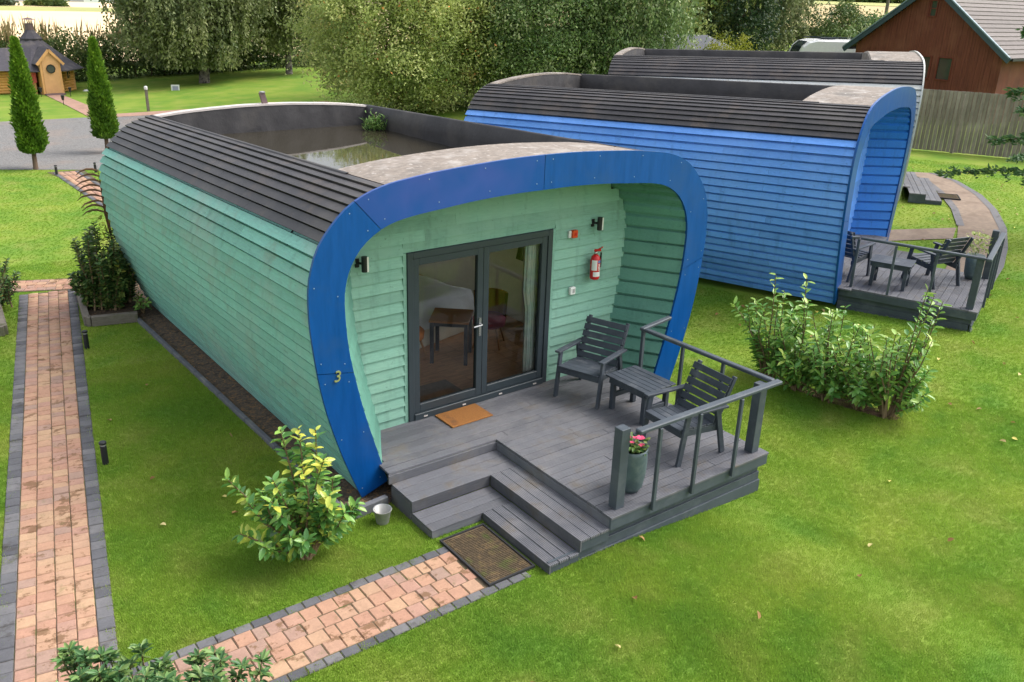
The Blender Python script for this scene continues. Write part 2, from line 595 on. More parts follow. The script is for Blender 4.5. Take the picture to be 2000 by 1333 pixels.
# path to the step mat
p3 = sheet('front_path', [(-3.86, -2.04), (-2, -2.02), (-0.74, -2.02)], [(-4.02, -2.86), (-2, -2.86), (-0.30, -2.88)], MATS['joint_sand'], 0.009)
lay_path(p3, (-3.86, -2.005), 0.0, 0.0, [('edge', 0.105)], 0.0, 3.12)
lay_path(p3, (-3.86, -2.110), 0.0, 0.0, [('brick', 0.168)] * 4, 0.0, 3.11, lens=(0.165, 0.165, 0.165, 0.165, 0.165, 0.11))
lay_path(p3, (-3.93, -2.785), 0.0, 0.0, [('edge', 0.105)], 0.0, 3.62)
# path from the yard to behind the green cabin
p4 = sheet('yard_link_path', [(-0.35, 20.2), (-0.20, 19.2), (0.03, 14.7), (0.3, 11.0)], [(0.62, 20.1), (0.62, 19.2), (0.60, 14.7), (0.9, 11.0)], MATS['joint_sand'], 0.010)
lay_path(p4, (-0.02, 11.3), math.pi / 2 + 0.035, 0.08, [('edge', 0.12), ('brick', 0.16), ('brick', 0.16), ('brick', 0.16), ('edge', 0.12)], 0.0, 8.7, limit=120)
# curved path beyond the blue cabin
cl = [(20.75, 5.75), (20.15, 4.88), (18.73, 3.62), (17.08, 2.31), (15.7, 1.42), (14.3, 0.70), (13.0, 0.15), (11.6, -0.4)]
cr = [(21.3, 5.2), (20.75, 4.15), (19.35, 2.75), (17.75, 1.55), (16.3, 0.62), (14.75, -0.15), (13.4, -0.72), (11.9, -1.2)]
sheet('curved_path', cl, cr, MATS['beige_paving'], 0.02, 5, 3)
mid_dk = [(b[0] * 0.86 + a[0] * 0.14, b[1] * 0.86 + a[1] * 0.14) for a, b in zip(cl, cr)]
sheet('curved_path_edging', mid_dk, [(b[0] + 0.02, b[1] - 0.03) for b in cr], MATS['paver_dark'], 0.026, 5)
sheet('curved_path_inner_edging', [(a[0] - 0.02, a[1] + 0.02) for a in cl[1:5]], [(a[0] * 0.86 + b[0] * 0.14, a[1] * 0.86 + b[1] * 0.14) for a, b in zip(cl[1:5], cr[1:5])], MATS['paver_dark'], 0.026, 5)
sheet('side_arm_path', [(12.9, 2.75), (14.26, 2.12), (15.51, 1.36)], [(12.3, 2.2), (13.44, 1.62), (14.6, 0.95)], MATS['beige_paving'], 0.018, 5)


# ------------------------------------------------------------------ cabins
board_mat('green_paint', (0.190, 0.430, 0.370), (0.265, 0.405, 0.360), stain2=(0.21, 0.27, 0.22), sc=(9, 1, 9))
board_mat('green_paint_porch', (0.210, 0.400, 0.315), (0.270, 0.450, 0.350), sc=(1, 9, 9))
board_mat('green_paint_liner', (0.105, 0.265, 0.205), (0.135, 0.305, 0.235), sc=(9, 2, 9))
board_mat('blue_paint', (0.125, 0.310, 0.760), (0.165, 0.345, 0.770), sc=(9, 1, 9), rough=0.45)
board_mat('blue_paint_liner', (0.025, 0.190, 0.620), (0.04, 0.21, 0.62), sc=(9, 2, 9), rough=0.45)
board_mat('pale_paint', (0.55, 0.56, 0.54), (0.45, 0.45, 0.42), sc=(9, 1, 9))
board_mat('black_slat', (0.036, 0.034, 0.038), (0.075, 0.068, 0.066), rough=0.5, sc=(9, 1, 9), stain2=(0.10, 0.075, 0.06), spec=0.4, bump=0.4)
M('fascia_blue', (0.001, 0.066, 0.265), 0.34, 0.16, scale=(5, 5, 0.7), ns=2.5, spec=0.35, stain=((0.012, 0.070, 0.235), 2.2, 0.5, 0.75))
M('fascia_faded_sheen', (0.034, 0.074, 0.30), 0.36, 0.10, ns=1.2, spec=0.35, stain=((0.003, 0.066, 0.27), 0.7, 0.42, 0.62))  # lighter purplish blue: fading and sky sheen put into the colour
M('fascia_white', (0.62, 0.62, 0.58), 0.4, 0.08, ns=2)
M('fascia_edge', (0.015, 0.05, 0.17), 0.5, 0.1)
M('screw', (0.25, 0.34, 0.48), 0.4, 0.0, metal=0.3)
M('roof_felt', (0.24, 0.205, 0.175), 0.9, 0.35, ns=14, bump=0.5, world=True, stain=[((0.40, 0.37, 0.34), 3.2, 0.52, 0.72), ((0.13, 0.12, 0.11), 1.3, 0.52, 0.74), ((0.50, 0.47, 0.44), 13.0, 0.60, 0.72)])
M('membrane', (0.050, 0.048, 0.050), 0.55, 0.25, ns=3, bump=0.5, bdist=0.03, stain=((0.085, 0.078, 0.072), 1.2, 0.5, 0.7))
M('coping', (0.55, 0.50, 0.47), 0.55, 0.12, ns=6)
M('steel', (0.55, 0.55, 0.55), 0.3, 0.05, metal=0.9)
M('door_grey', (0.034, 0.046, 0.055), 0.42, 0.06, spec=0.45)
M('dark_void', (0.02, 0.02, 0.02), 0.9, 0.1)
M('inner_wall', (0.84, 0.80, 0.66), 0.8, 0.05)
M('wood_floor', (0.58, 0.33, 0.18), 0.4, 0.35, scale=(1.0, 9.0, 1), ns=3.0, spec=0.4)
M('brass', (0.36, 0.40, 0.16), 0.4, 0.1, metal=0.4)


def water_mat():
    n = NT('roof_water')
    z = n.noise(n.pos((1, 1, 1), True), 5.0, 2.0, 0.5)
    p = n.n('BsdfPrincipled')
    p.inputs['Base Color'].default_value = (0.035, 0.030, 0.020, 1)
    p.inputs['Roughness'].default_value = 0.035
    p.inputs['IOR'].default_value = 1.36
    n.l(n.bump(z, 0.04, 0.01), p.inputs['Normal'])
    n.done(p.outputs[0])
    n = NT('window_glass')
    tr = n.n('BsdfTransparent'); tr.inputs['Color'].default_value = (0.94, 0.96, 0.95, 1)
    gl = n.n('BsdfGlossy'); gl.inputs['Roughness'].default_value = 0.015
    fr = n.n('Fresnel'); fr.inputs['IOR'].default_value = 1.6
    mx = n.n('MixShader'); n.l(fr.outputs[0], mx.inputs[0]); n.l(tr.outputs[0], mx.inputs[1]); n.l(gl.outputs[0], mx.inputs[2])
    n.done(mx.outputs[0])


water_mat()

OUTER = [(0, 3.553), (0.46, 3.547), (0.98, 3.522), (1.43, 3.492), (1.74, 3.458), (1.96, 3.428), (2.20, 3.365), (2.42, 3.255), (2.60, 3.095), (2.75, 2.90),
         (2.835, 2.67), (2.868, 2.48), (2.872, 2.2), (2.855, 1.96), (2.82, 1.65), (2.775, 1.36), (2.705, 1.045), (2.58, 0.615), (2.44, 0.22), (2.36, 0.02)]
INNER = [(0, 3.205), (0.47, 3.203), (0.93, 3.184), (1.34, 3.150), (1.74, 3.112), (1.99, 3.062), (2.17, 2.98), (2.33, 2.855), (2.45, 2.68), (2.51, 2.50),
         (2.53, 2.30), (2.515, 1.95), (2.485, 1.70), (2.43, 1.42), (2.36, 1.10), (2.245, 0.68), (2.135, 0.30), (2.09, 0.12)]


def smooth_path(pts, n=90):
    P = np.array(pts, float)
    ext = np.vstack([[-P[1, 0], P[1, 1]], P, 2 * P[-1] - P[-2]])
    out = []
    for i in range(1, len(ext) - 2):
        p0, p1_, p2_, p3_ = ext[i - 1], ext[i], ext[i + 1], ext[i + 2]
        for t in np.linspace(0, 1, 12, endpoint=False):
            out.append(0.5 * (2 * p1_ + (p2_ - p0) * t + (2 * p0 - 5 * p1_ + 4 * p2_ - p3_) * t * t + (3 * p1_ - p0 - 3 * p2_ + p3_) * t ** 3))
    out.append(P[-1]); out = np.array(out)
    s = np.concatenate([[0], np.cumsum(np.hypot(*np.diff(out, axis=0).T))])
    return s, out


S_O, C_O = smooth_path(OUTER)
S_I, C_I = smooth_path(INNER)


def on(S, C, s):
    p = np.array([np.interp(s, S, C[:, 0]), np.interp(s, S, C[:, 1])])
    q = np.array([np.interp(s + 0.02, S, C[:, 0]), np.interp(s + 0.02, S, C[:, 1])]); o = np.array([np.interp(s - 0.02, S, C[:, 0]), np.interp(s - 0.02, S, C[:, 1])])
    d = q - o; d /= np.hypot(*d)
    return p, np.array([-d[1], d[0]])          # outward normal for the +x half (d runs down the side)


def s_at(S, C, x=None, z=None):
    if x is not None:
        k = np.argmax(C[:, 0] >= x); return S[k]
    k = np.argmax(C[:, 1] <= z); return S[k]


LEN = 7.78
TAPER = 0.066
SL_TOP = s_at(S_O, C_O, x=1.96)
SL_BOT = SL_TOP + 0.92


def zt(y, z): return z * (1 - TAPER * max(0.0, y) / LEN)


def lap(mb, pa, na, pb, nb, y0, y1, sg, t0=0.003, t1=0.040, taper=True, xk=(1, 1), gk=1.0):
    """one lapped board, cross-section pa -> pb, run from y0 to y1"""
    d_ = pb - pa; L_ = np.hypot(*d_); dn = max(0.0, -na[1]); g0, g1 = gk * (0.034 + 0.10 * dn) / L_, gk * (0.046 + 0.10 * dn) / L_; t1 = t1 * (1 - 0.6 * min(1.0, dn * 2.5))
    sec = [pa - na * 0.04, pa - na * 0.034, pa + d_ * g0 - na * 0.034, pa + d_ * g1 + na * (t0 + 0.006), pb + nb * t1, pb - nb * 0.034, pb - nb * 0.04]
    m = len(sec)
    vs = []
    for y, k in ((y0, xk[0]), (y1, xk[1])):
        for q in sec: vs.append((sg * q[0] * k, y, zt(y, q[1]) if taper else q[1]))
    mb.add(vs, [tuple(range(m)), tuple(range(2 * m - 1, m - 1, -1))] + [(i, m + i, m + (i + 1) % m, (i + 1) % m) for i in range(m)])


def inner_w(z):
    zz = C_I[:, 1][::-1]; xx = C_I[:, 0][::-1]
    return float(np.interp(z, zz, xx))


def outer_w(z):
    zz = C_O[:, 1][::-1]; xx = C_O[:, 0][::-1]
    return float(np.interp(z, zz, xx))


LINER = 0.815
FY = 0.74
SW0, SW1, SWZ0, SWZ1 = 1.25, 3.65, 1.05, 2.25      # unseen side window, added to let daylight into the room
DX0, DX1, DZ0, DZ1 = -1.379, 0.781, 0.372, 2.493


def build_cabin(root, m_side, m_porch, m_liner, m_fascia, detail, number=None, faded=None):
    # hidden body that closes the cabin behind its boards
    mb = MB()
    for sg in (-1, 1):
        rows = []
        for s in np.linspace(SL_TOP, S_O[-1], 36):
            rows.append(s)
        for inset, ys_, mi_ in ((0.05, [0.03, SW0, SW1, LEN], 0), (0.20, [FY + 0.11, SW0, SW1, LEN - 0.1], 1)):
            def shell_pt(s_, y_):
                p, nn = on(S_O, C_O, s_); q = p - nn * inset
                return (sg * q[0], y_, zt(y_, q[1]) if mi_ == 0 else min(zt(y_, q[1]), 2.80))
            for s0_, s1_ in zip(rows[:-1], rows[1:]):
                zc_ = on(S_O, C_O, (s0_ + s1_) / 2)[0][1]
                for y0_, y1_ in zip(ys_[:-1], ys_[1:]):
                    if sg > 0 and y0_ == SW0 and SWZ0 < zc_ < SWZ1: continue
                    mb.add([shell_pt(s0_, y0_), shell_pt(s0_, y1_), shell_pt(s1_, y1_), shell_pt(s1_, y0_)], [(0, 1, 2, 3)], mi_)
    # rear wall, inner rear wall, ceiling, underside
    zs = np.linspace(0.02, 3.40, 24)
    for y_, ins, mi_, z0_, z1_ in ((LEN - 0.01, 0.02, 0, 0.02, 3.40), (LEN - 0.12, 0.19, 1, 0.35, 3.0)):
        for za, zb in ((z0_, 0.9), (0.9, 2.5), (2.5, z1_)):
            zz_ = np.linspace(za, zb, 8)
            if za == 0.9:
                for s_ in (-1, 1): mb.grid([[(s_ * (outer_w(z) - ins), y_, zt(LEN, z)), (s_ * 1.8, y_, zt(LEN, z))] for z in zz_], mi_)
            else: mb.grid([[(-outer_w(z) + ins, y_, zt(LEN, z)), (outer_w(z) - ins, y_, zt(LEN, z))] for z in zz_], mi_)
    mb.add([(-2.7, FY + 0.1, 2.76), (2.7, FY + 0.1, 2.76), (2.7, LEN - 0.1, 2.66), (-2.7, LEN - 0.1, 2.66)], [(0, 1, 2, 3)], 1)
    # wall behind the porch boards, with the door opening
    for z0, z1 in zip(np.linspace(0.1, DZ0, 3)[:-1], np.linspace(0.1, DZ0, 3)[1:]):
        mb.add([(-outer_w(z0) + .03, FY + .03, z0), (outer_w(z0) - .03, FY + .03, z0), (outer_w(z1) - .03, FY + .03, z1), (-outer_w(z1) + .03, FY + .03, z1)], [(0, 1, 2, 3)])
    lv = np.linspace(DZ0, DZ1, 9)
    for z0, z1 in zip(lv[:-1], lv[1:]):
        mb.add([(-outer_w(z0) + .03, FY + .03, z0), (DX0, FY + .03, z0), (DX0, FY + .03, z1), (-outer_w(z1) + .03, FY + .03, z1)], [(0, 1, 2, 3)])
        mb.add([(DX1, FY + .03, z0), (outer_w(z0) - .03, FY + .03, z0), (outer_w(z1) - .03, FY + .03, z1), (DX1, FY + .03, z1)], [(0, 1, 2, 3)])
    lv = np.linspace(DZ1, 3.3, 7)
    for z0, z1 in zip(lv[:-1], lv[1:]):
        mb.add([(-outer_w(z0) + .03, FY + .03, z0), (outer_w(z0) - .03, FY + .03, z0), (outer_w(z1) - .03, FY + .03, z1), (-outer_w(z1) + .03, FY + .03, z1)], [(0, 1, 2, 3)])
    mb.build('shell', [MATS['dark_void'], MATS['inner_wall']], root, fix=False)
    # lapped boards and black slats, each run of a row its own board
    for sg in (-1, 1):
        s = SL_TOP; k = 0
        while s < SL_BOT - 0.01:
            h = 0.92 / 8
            pa, na = on(S_O, C_O, s - 0.012); pb, nb = on(S_O, C_O, s + h)
            cuts = [0.035, LEN]
            if sg < 0: cuts = [0.035] + sorted(random.uniform(1.2, LEN - 1) for _ in range(2 if detail else 1)) + [LEN]
            for y0, y1 in zip(cuts[:-1], cuts[1:]):
                m_ = MB(); lap(m_, pa, na, pb, nb, y0 + 0.0015, y1 - 0.0015, sg, 0.004, 0.028, gk=0.55)
                m_.build('roof_slat', MATS['black_slat'], root, fix=False)
            s += h; k += 1
        nrow = 21
        h = (S_O[-1] - 0.03 - SL_BOT) / nrow
        for i in range(nrow):
            s = SL_BOT + i * h
            pa, na = on(S_O, C_O, s - 0.014); pb, nb = on(S_O, C_O, s + h)
            cuts = [0.035, LEN]
            if sg < 0: cuts = [0.035] + [c for c in sorted(random.uniform(0.8, LEN - 0.8) for _ in range(random.choice((1, 2))))] + [LEN]
            if sg > 0 and SWZ0 - 0.03 < (pa[1] + pb[1]) / 2 < SWZ1 + 0.03: cuts = [0.035, SW0, SW1, LEN]
            for y0, y1 in zip(cuts[:-1], cuts[1:]):
                if y0 == SW0: continue
                m_ = MB(); lap(m_, pa, na, pb, nb, y0 + 0.0015, y1 - 0.0015, sg)
                m_.build('side_board', m_side, root, fix=False)
        # porch lining, from floor to the middle of the ceiling
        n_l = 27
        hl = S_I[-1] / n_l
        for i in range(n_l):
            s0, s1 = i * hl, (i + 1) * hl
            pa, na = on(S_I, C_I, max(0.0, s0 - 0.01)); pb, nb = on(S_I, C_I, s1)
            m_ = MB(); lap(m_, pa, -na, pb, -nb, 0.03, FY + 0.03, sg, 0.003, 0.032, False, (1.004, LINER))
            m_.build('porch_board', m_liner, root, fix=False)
    sw = MB(); xo_ = outer_w(1.6)  # frame of the side window added for daylight inside
    for a_, b_, c_, d_ in ((SW0, SW0 + 0.06, SWZ0, SWZ1), (SW1 - 0.06, SW1, SWZ0, SWZ1), (SW0 + 0.06, SW1 - 0.06, SWZ0 - 0.02, SWZ0 + 0.06), (SW0 + 0.06, SW1 - 0.06, SWZ1 - 0.08, SWZ1)): sw.box(xo_ - 0.2, xo_ + 0.06, a_, b_, c_, d_)
    swo = sw.build('unseen_side_window', MATS['door_grey'], root, fix=False)
    MB().add([(xo_ - 0.05, SW0 + .05, SWZ0 + .05), (xo_ - 0.05, SW1 - .05, SWZ0 + .05), (xo_ - 0.05, SW1 - .05, SWZ1 - .05), (xo_ - 0.05, SW0 + .05, SWZ1 - .05)], [(0, 1, 2, 3)]).build('pane', MATS['window_glass'], swo, fix=False)
    rw = MB(); za, zb = zt(LEN, 0.9), zt(LEN, 2.5)  # rear window, out of view, added to brighten the room
    for a_, b_, c_, d_ in ((-1.8, -1.74, za, zb), (1.74, 1.8, za, zb), (-1.74, 1.74, za, za + 0.06), (-1.74, 1.74, zb - 0.06, zb), (-0.03, 0.03, za + 0.06, zb - 0.06)): rw.box(a_, b_, LEN - 0.125, LEN + 0.01, c_, d_)
    rwo = rw.build('added_rear_window', MATS['door_grey'], root, fix=False)
    MB().add([(-1.74, LEN - 0.06, za), (1.74, LEN - 0.06, za), (1.74, LEN - 0.06, zb), (-1.74, LEN - 0.06, zb)], [(0, 1, 2, 3)]).build('pane', MATS['window_glass'], rwo, fix=False)
    # boards on the front wall
    z = DZ0 - 0.02; rowh = 0.1335
    while z < 3.2:
        z1 = min(z + rowh, 3.22)
        w = min(inner_w(z), inner_w(z1)) * LINER + 0.05
        segs = []
        if z1 <= DZ1 + 0.03: segs = [(-w, DX0 - 0.045), (DX1 + 0.045, w)]
        elif z < DZ1 + 0.03:
            segs = [(-w, DX0 - 0.045), (DX1 + 0.045, w)]
            MB().box(DX0 - 0.044, DX1 + 0.044, FY - 0.02, FY + 0.01, DZ1 + 0.0465, max(DZ1 + 0.05, z1 + 0.012)).build('front_board', m_porch, root, fix=False)
        else:
            c = random.uniform(-1.2, 1.2); segs = [(-w, c), (c + 0.002, w)]
        for a, b in segs:
            m_ = MB()
            yo = FY
            vs = [(a, yo, z - 0.012), (b, yo, z - 0.012), (b, yo, z1 + 0.010), (a, yo, z1 + 0.010),
                  (a, yo - 0.034, z - 0.012), (b, yo - 0.034, z - 0.012), (b, yo - 0.005, z1 + 0.010), (a, yo - 0.005, z1 + 0.010)]
            m_.add(vs, [(0, 1, 2, 3), (7, 6, 5, 4), (0, 4, 5, 1), (1, 5, 6, 2), (2, 6, 7, 3), (3, 7, 4, 0)])
            m_.build('front_board', m_porch, root, fix=False)
        z += rowh
    m_ = MB(); m_.box(DX0 - 0.05, DX1 + 0.05, FY - 0.016, FY + 0.01, DZ1 + 0.004, DZ1 + 0.046); m_.build('door_head_trim', m_porch, root, fix=False)
    for a in (DX0 - 0.05, DX1 + 0.006):
        MB().box(a, a + 0.044, FY - 0.03, FY + 0.01, DZ0, DZ1 + 0.003).build('door_side_trim', m_porch, root, fix=False)
    # fascia ring, in panels
    cuts = [0.0, 0.405, 0.72, 1.0]
    def ring(sg, t):
        po, no = on(S_O, C_O, t * (S_O[-1] - 0.03)); pi_, ni = on(S_I, C_I, t * (S_I[-1] - 0.02))
        po = po + no * 0.044
        return (sg * po[0], po[1]), (sg * pi_[0], pi_[1])
    for sg in (-1, 1):
        cc = cuts if sg < 0 else [0.0, 0.66, 1.0]
        for ci, (t0, t1) in enumerate(zip(cc[:-1], cc[1:])):
            m_ = MB(); rows = []
            for t in np.linspace(t0 + 0.0006, t1 - 0.0006, max(3, int((t1 - t0) * 60))):
                o_, i_ = ring(sg, t)
                rows.append([(o_[0], 0.036, o_[1]), (o_[0], 0.0, o_[1]), (i_[0], 0.0, i_[1]), (i_[0], 0.036, i_[1]), (o_[0], 0.036, o_[1])])
            m_.grid(rows)
            mt = m_fascia
            if faded is not None and sg < 0 and ci == 0: mt = faded  # upper-left panel carries the sky sheen in its colour
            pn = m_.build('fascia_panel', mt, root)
            if detail:
                sm = MB()
                for t in np.linspace(t0 + 0.02, t1 - 0.02, max(2, int(round((t1 - t0) * 9)))):
                    o_, i_ = ring(sg, t)
                    for f in (0.14, 0.80):
                        cx, cz = o_[0] * (1 - f) + i_[0] * f, o_[1] * (1 - f) + i_[1] * f
                        sm.lathe([(0.007, 0), (0.007, 0.002), (0.003, 0.003)], 6)
                        n0 = len(sm.v) - 18
                        sm.v[n0:] = [(cx + a, -b_ - 0.0005, cz + c) for a, c, b_ in sm.v[n0:]]
                so = sm.build('screw_heads', MATS['screw'], pn); tag(so, kind='stuff')
    # roof: felt cap over the porch, sunken pan, water, rear upstand
    CAP = 1.22
    xs = np.linspace(-1.965, 1.965, 23)
    def top(x): return float(np.interp(abs(x), C_O[:, 0][:400], C_O[:, 1][:400])) if False else float(np.interp(abs(x), [c[0] for c in OUTER[:7]], [c[1] for c in OUTER[:7]]))
    m_ = MB()
    m_.grid([[(x, y, zt(y, top(x)) + 0.012) for y in (0.037, 0.4, 0.8, CAP)] for x in xs])
    m_.grid([[(x, CAP, zt(CAP, top(x)) + 0.012), (x, CAP + 0.03, zt(CAP, top(x)) - 0.03), (x, CAP + 0.03, 2.86)] for x in xs])
    m_.build('front_roof_cap', MATS['roof_felt'], root, smooth=False, fix=False)
    FL = 2.80
    m_ = MB()
    m_.add([(-1.96, CAP, FL - 0.03), (1.96, CAP, FL - 0.03), (1.96, LEN - 0.1, FL - 0.03), (-1.96, LEN - 0.1, FL - 0.03)], [(0, 1, 2, 3)])
    for sg in (-1, 1):
        rows = []
        for y in np.linspace(CAP - 0.3, LEN - 0.02, 40):
            wob = 0.012 * math.sin(y * 9) + random.uniform(-0.006, 0.006)
            rows.append([(sg * 1.93 + wob, y, 2.6), (sg * 1.925 + wob * 1.5, y, zt(y, 3.15)), (sg * 1.935 + wob * 0.5, y, zt(y, 3.43)), (sg * 1.96, y, zt(y, 3.452)), (sg * 1.995, y, zt(y, 3.445)), (sg * 2.0, y, zt(y, 3.40))])
        m_.grid(rows)
    rows = []
    for x in np.linspace(-1.95, 1.95, 41):
        wob = 0.010 * math.sin(x * 13) + random.uniform(-0.006, 0.006)
        zz = zt(LEN, top(x))
        rows.append([(x, LEN - 0.17 + wob, 2.55), (x, LEN - 0.16 + wob, zz - 0.22), (x, LEN - 0.15, zz - 0.004)])
    m_.grid(rows)
    m_.build('roof_pan', MATS['membrane'], root, smooth=True)
    m_ = MB(); rows = []
    for x in np.linspace(-1.97, 1.97, 25):
        zz = zt(LEN, top(x))
        rows.append([(x, LEN - 0.16, zz - 0.02), (x, LEN - 0.16, zz + 0.012), (x, LEN + 0.015, zz + 0.012), (x, LEN + 0.015, zz - 0.10)])
    m_.grid(rows); m_.build('rear_coping', MATS['coping'] if detail else MATS['roof_felt'], root, fix=False)
    if detail:
        m_ = MB(); wz = 2.86
        m_.add([(-1.93, CAP + 0.02, wz), (1.93, CAP + 0.02, wz), (1.93, LEN - 0.16, wz), (-1.93, LEN - 0.16, wz)], [(0, 1, 2, 3)])
        m_.build('roof_water', MATS['roof_water'], root, fix=False)
    # glazed double door
    door = empty('double_door'); door.parent = root
    fw = 0.075
    f_ = MB()
    f_.box(DX0, DX0 + fw, FY - 0.045, FY + 0.05, DZ0, DZ1); f_.box(DX1 - fw, DX1, FY - 0.045, FY + 0.05, DZ0, DZ1)
    f_.box(DX0 + fw, DX1 - fw, FY - 0.045, FY + 0.05, DZ1 - fw, DZ1); f_.box(DX0 + fw, DX1 - fw, FY - 0.06, FY + 0.05, DZ0, DZ0 + 0.085)
    f_.build('door_frame', MATS['door_grey'], door, bevel=0.004, fix=False)
    mid = (DX0 + DX1) / 2
    for li, (a, b) in enumerate(((DX0 + fw + 0.003, mid - 0.002), (mid + 0.002, DX1 - fw - 0.003))):
        z0, z1 = DZ0 + 0.09, DZ1 - fw - 0.004; st = 0.085
        l_ = MB(); ya, yb = FY - 0.03, FY + 0.035
        l_.box(a, a + st, ya, yb, z0, z1); l_.box(b - st, b, ya, yb, z0, z1)
        l_.box(a + st, b - st, ya, yb, z0, z0 + st + 0.02); l_.box(a + st, b - st, ya, yb, z1 - st, z1)
        l_.build('door_leaf', MATS['door_grey'], door, bevel=0.004, fix=False)
        MB().add([(a + st - .002, FY + 0.004, z0 + st), (b - st + .002, FY + 0.004, z0 + st), (b - st + .002, FY + 0.004, z1 - st + .002), (a + st - .002, FY + 0.004, z1 - st + .002)], [(0, 1, 2, 3)]).build('pane', MATS['window_glass'], door, fix=False)
    h_ = MB(); hx = mid - 0.045
    h_.box(hx - 0.016, hx + 0.016, FY - 0.042, FY - 0.0305, 1.28, 1.52)
    h_.tube([(hx, FY - 0.04, 1.44), (hx, FY - 0.085, 1.44), (hx - 0.02, FY - 0.09, 1.44), (hx - 0.13, FY - 0.088, 1.435)], 0.011, 8)
    h_.build('handle', MATS['steel'], door)
    if detail:
        for k in range(4):
            xx = DX0 + 0.22 + k * (DX1 - DX0 - 0.44) / 3
            MB().box(xx - 0.025, xx + 0.025, FY - 0.068, FY - 0.0605, DZ0 + 0.03, DZ0 + 0.045).build('drain_cap', MATS['coping'], door, fix=False)
    if number:
        cu = bpy.data.curves.new('house_number', 'FONT'); cu.body = number; cu.size = 0.17; cu.extrude = 0.006; cu.shear = 0.18
        cu.align_x = 'CENTER'; cu.materials.append(MATS['brass'])
        tmp = bpy.data.objects.new('number_curve', cu)
        nm_ = bpy.data.meshes.new_from_object(tmp); bpy.data.objects.remove(tmp)
        o = link('house_number', nm_, root)
        if not nm_.materials: nm_.materials.append(MATS['brass'])
        o.location = (-2.655, -0.009, 1.50); o.rotation_euler = (R(90), 0, 0)


GA = 0.0177
green = thing('timber_cabin', 'green boarded cabin numbered 3 with a deep blue front ring and pond on its roof', 'cabin', (1.392, -0.716, 0), GA, 'rounded cabins in a row')
build_cabin(green, MATS['green_paint'], MATS['green_paint_porch'], MATS['green_paint_liner'], MATS['fascia_blue'], True, '3', MATS['fascia_faded_sheen'])


def cabin_frame(ox, oy, oz, yaw):
    return (ox + math.cos(yaw) * 1.379 + math.sin(yaw) * 0.74, oy + math.sin(yaw) * 1.379 - math.cos(yaw) * 0.74, oz)


BLUE_YAW = 0.37
BLUE = cabin_frame(9.4, 1.0, 0.27, BLUE_YAW)
blue = thing('timber_cabin', 'bright blue boarded cabin with black slatted shoulders behind the green one', 'cabin', BLUE, BLUE_YAW, 'rounded cabins in a row')
build_cabin(blue, MATS['blue_paint'], MATS['blue_paint'], MATS['blue_paint_liner'], MATS['fascia_blue'], False)
FAR_YAW = 0.62
FAR = cabin_frame(17.0, 4.67, 0.60, FAR_YAW)
farc = thing('timber_cabin', 'farthest cabin, only its black slatted roof showing above the blue cabin', 'cabin', FAR, FAR_YAW, 'rounded cabins in a row')
build_cabin(farc, MATS['pale_paint'], MATS['pale_paint'], MATS['pale_paint'], MATS['fascia_white'], False)


# ------------------------------------------------------------------ decks
def deck_mat(name, col, worn, sc, groove_axis):
    n = NT(name)
    g = n.noise(n.pos(sc, False, 25.0), 6.0, 5.0, 0.7)
    oi = n.n('ObjectInfo')
    c = n.hsv(col, n.mul(n.rng(g, 0.25, 0.75, 0.78, 1.22), n.rng(oi.outputs['Random'], 0, 1, 0.86, 1.14)))
    b = n.noise(n.pos((1, 1, 1), True), 1.5, 5.0, 0.7)
    c = n.mix(n.rng(b, 0.48, 0.70, 0.0, 0.9), c, worn)
    b2 = n.noise(n.pos((1, 1, 1), True), 3.1, 4.0, 0.7)
    c = n.mix(n.rng(b2, 0.54, 0.72, 0.0, 0.75), c, (0.135, 0.112, 0.085))
    sx = n.n('SeparateXYZ'); n.l(n.n('TexCoord').outputs['Object'], sx.inputs[0])
    w = n.n('Math', operation='SINE'); n.l(n.mul(sx.outputs[groove_axis], 2 * math.pi / 0.0215), w.inputs[0])
    c = n.hsv(c, n.rng(w.outputs[0], -1, -0.2, 0.62, 1.0))
    return n.done(n.bsdf(c, 0.62, 0.3, 0, n.bump(w.outputs[0], 0.5, 0.004)))


deck_mat('deck_board_x', (0.125, 0.128, 0.145), (0.20, 0.195, 0.205), (1, 12, 12), 1)
deck_mat('deck_board_y', (0.125, 0.128, 0.145), (0.20, 0.195, 0.205), (12, 1, 12), 0)
M('slate_paint', (0.064, 0.078, 0.094), 0.5, 0.18, ns=5, orand=0.08, spec=0.35, bump=0.1, stain=((0.11, 0.125, 0.14), 3.0, 0.55, 0.75))
M('chair_paint', (0.050, 0.060, 0.076), 0.5, 0.2, ns=9, orand=0.1, spec=0.35, bump=0.15, stain=((0.10, 0.11, 0.125), 4.0, 0.55, 0.72))
ZD = 0.3725


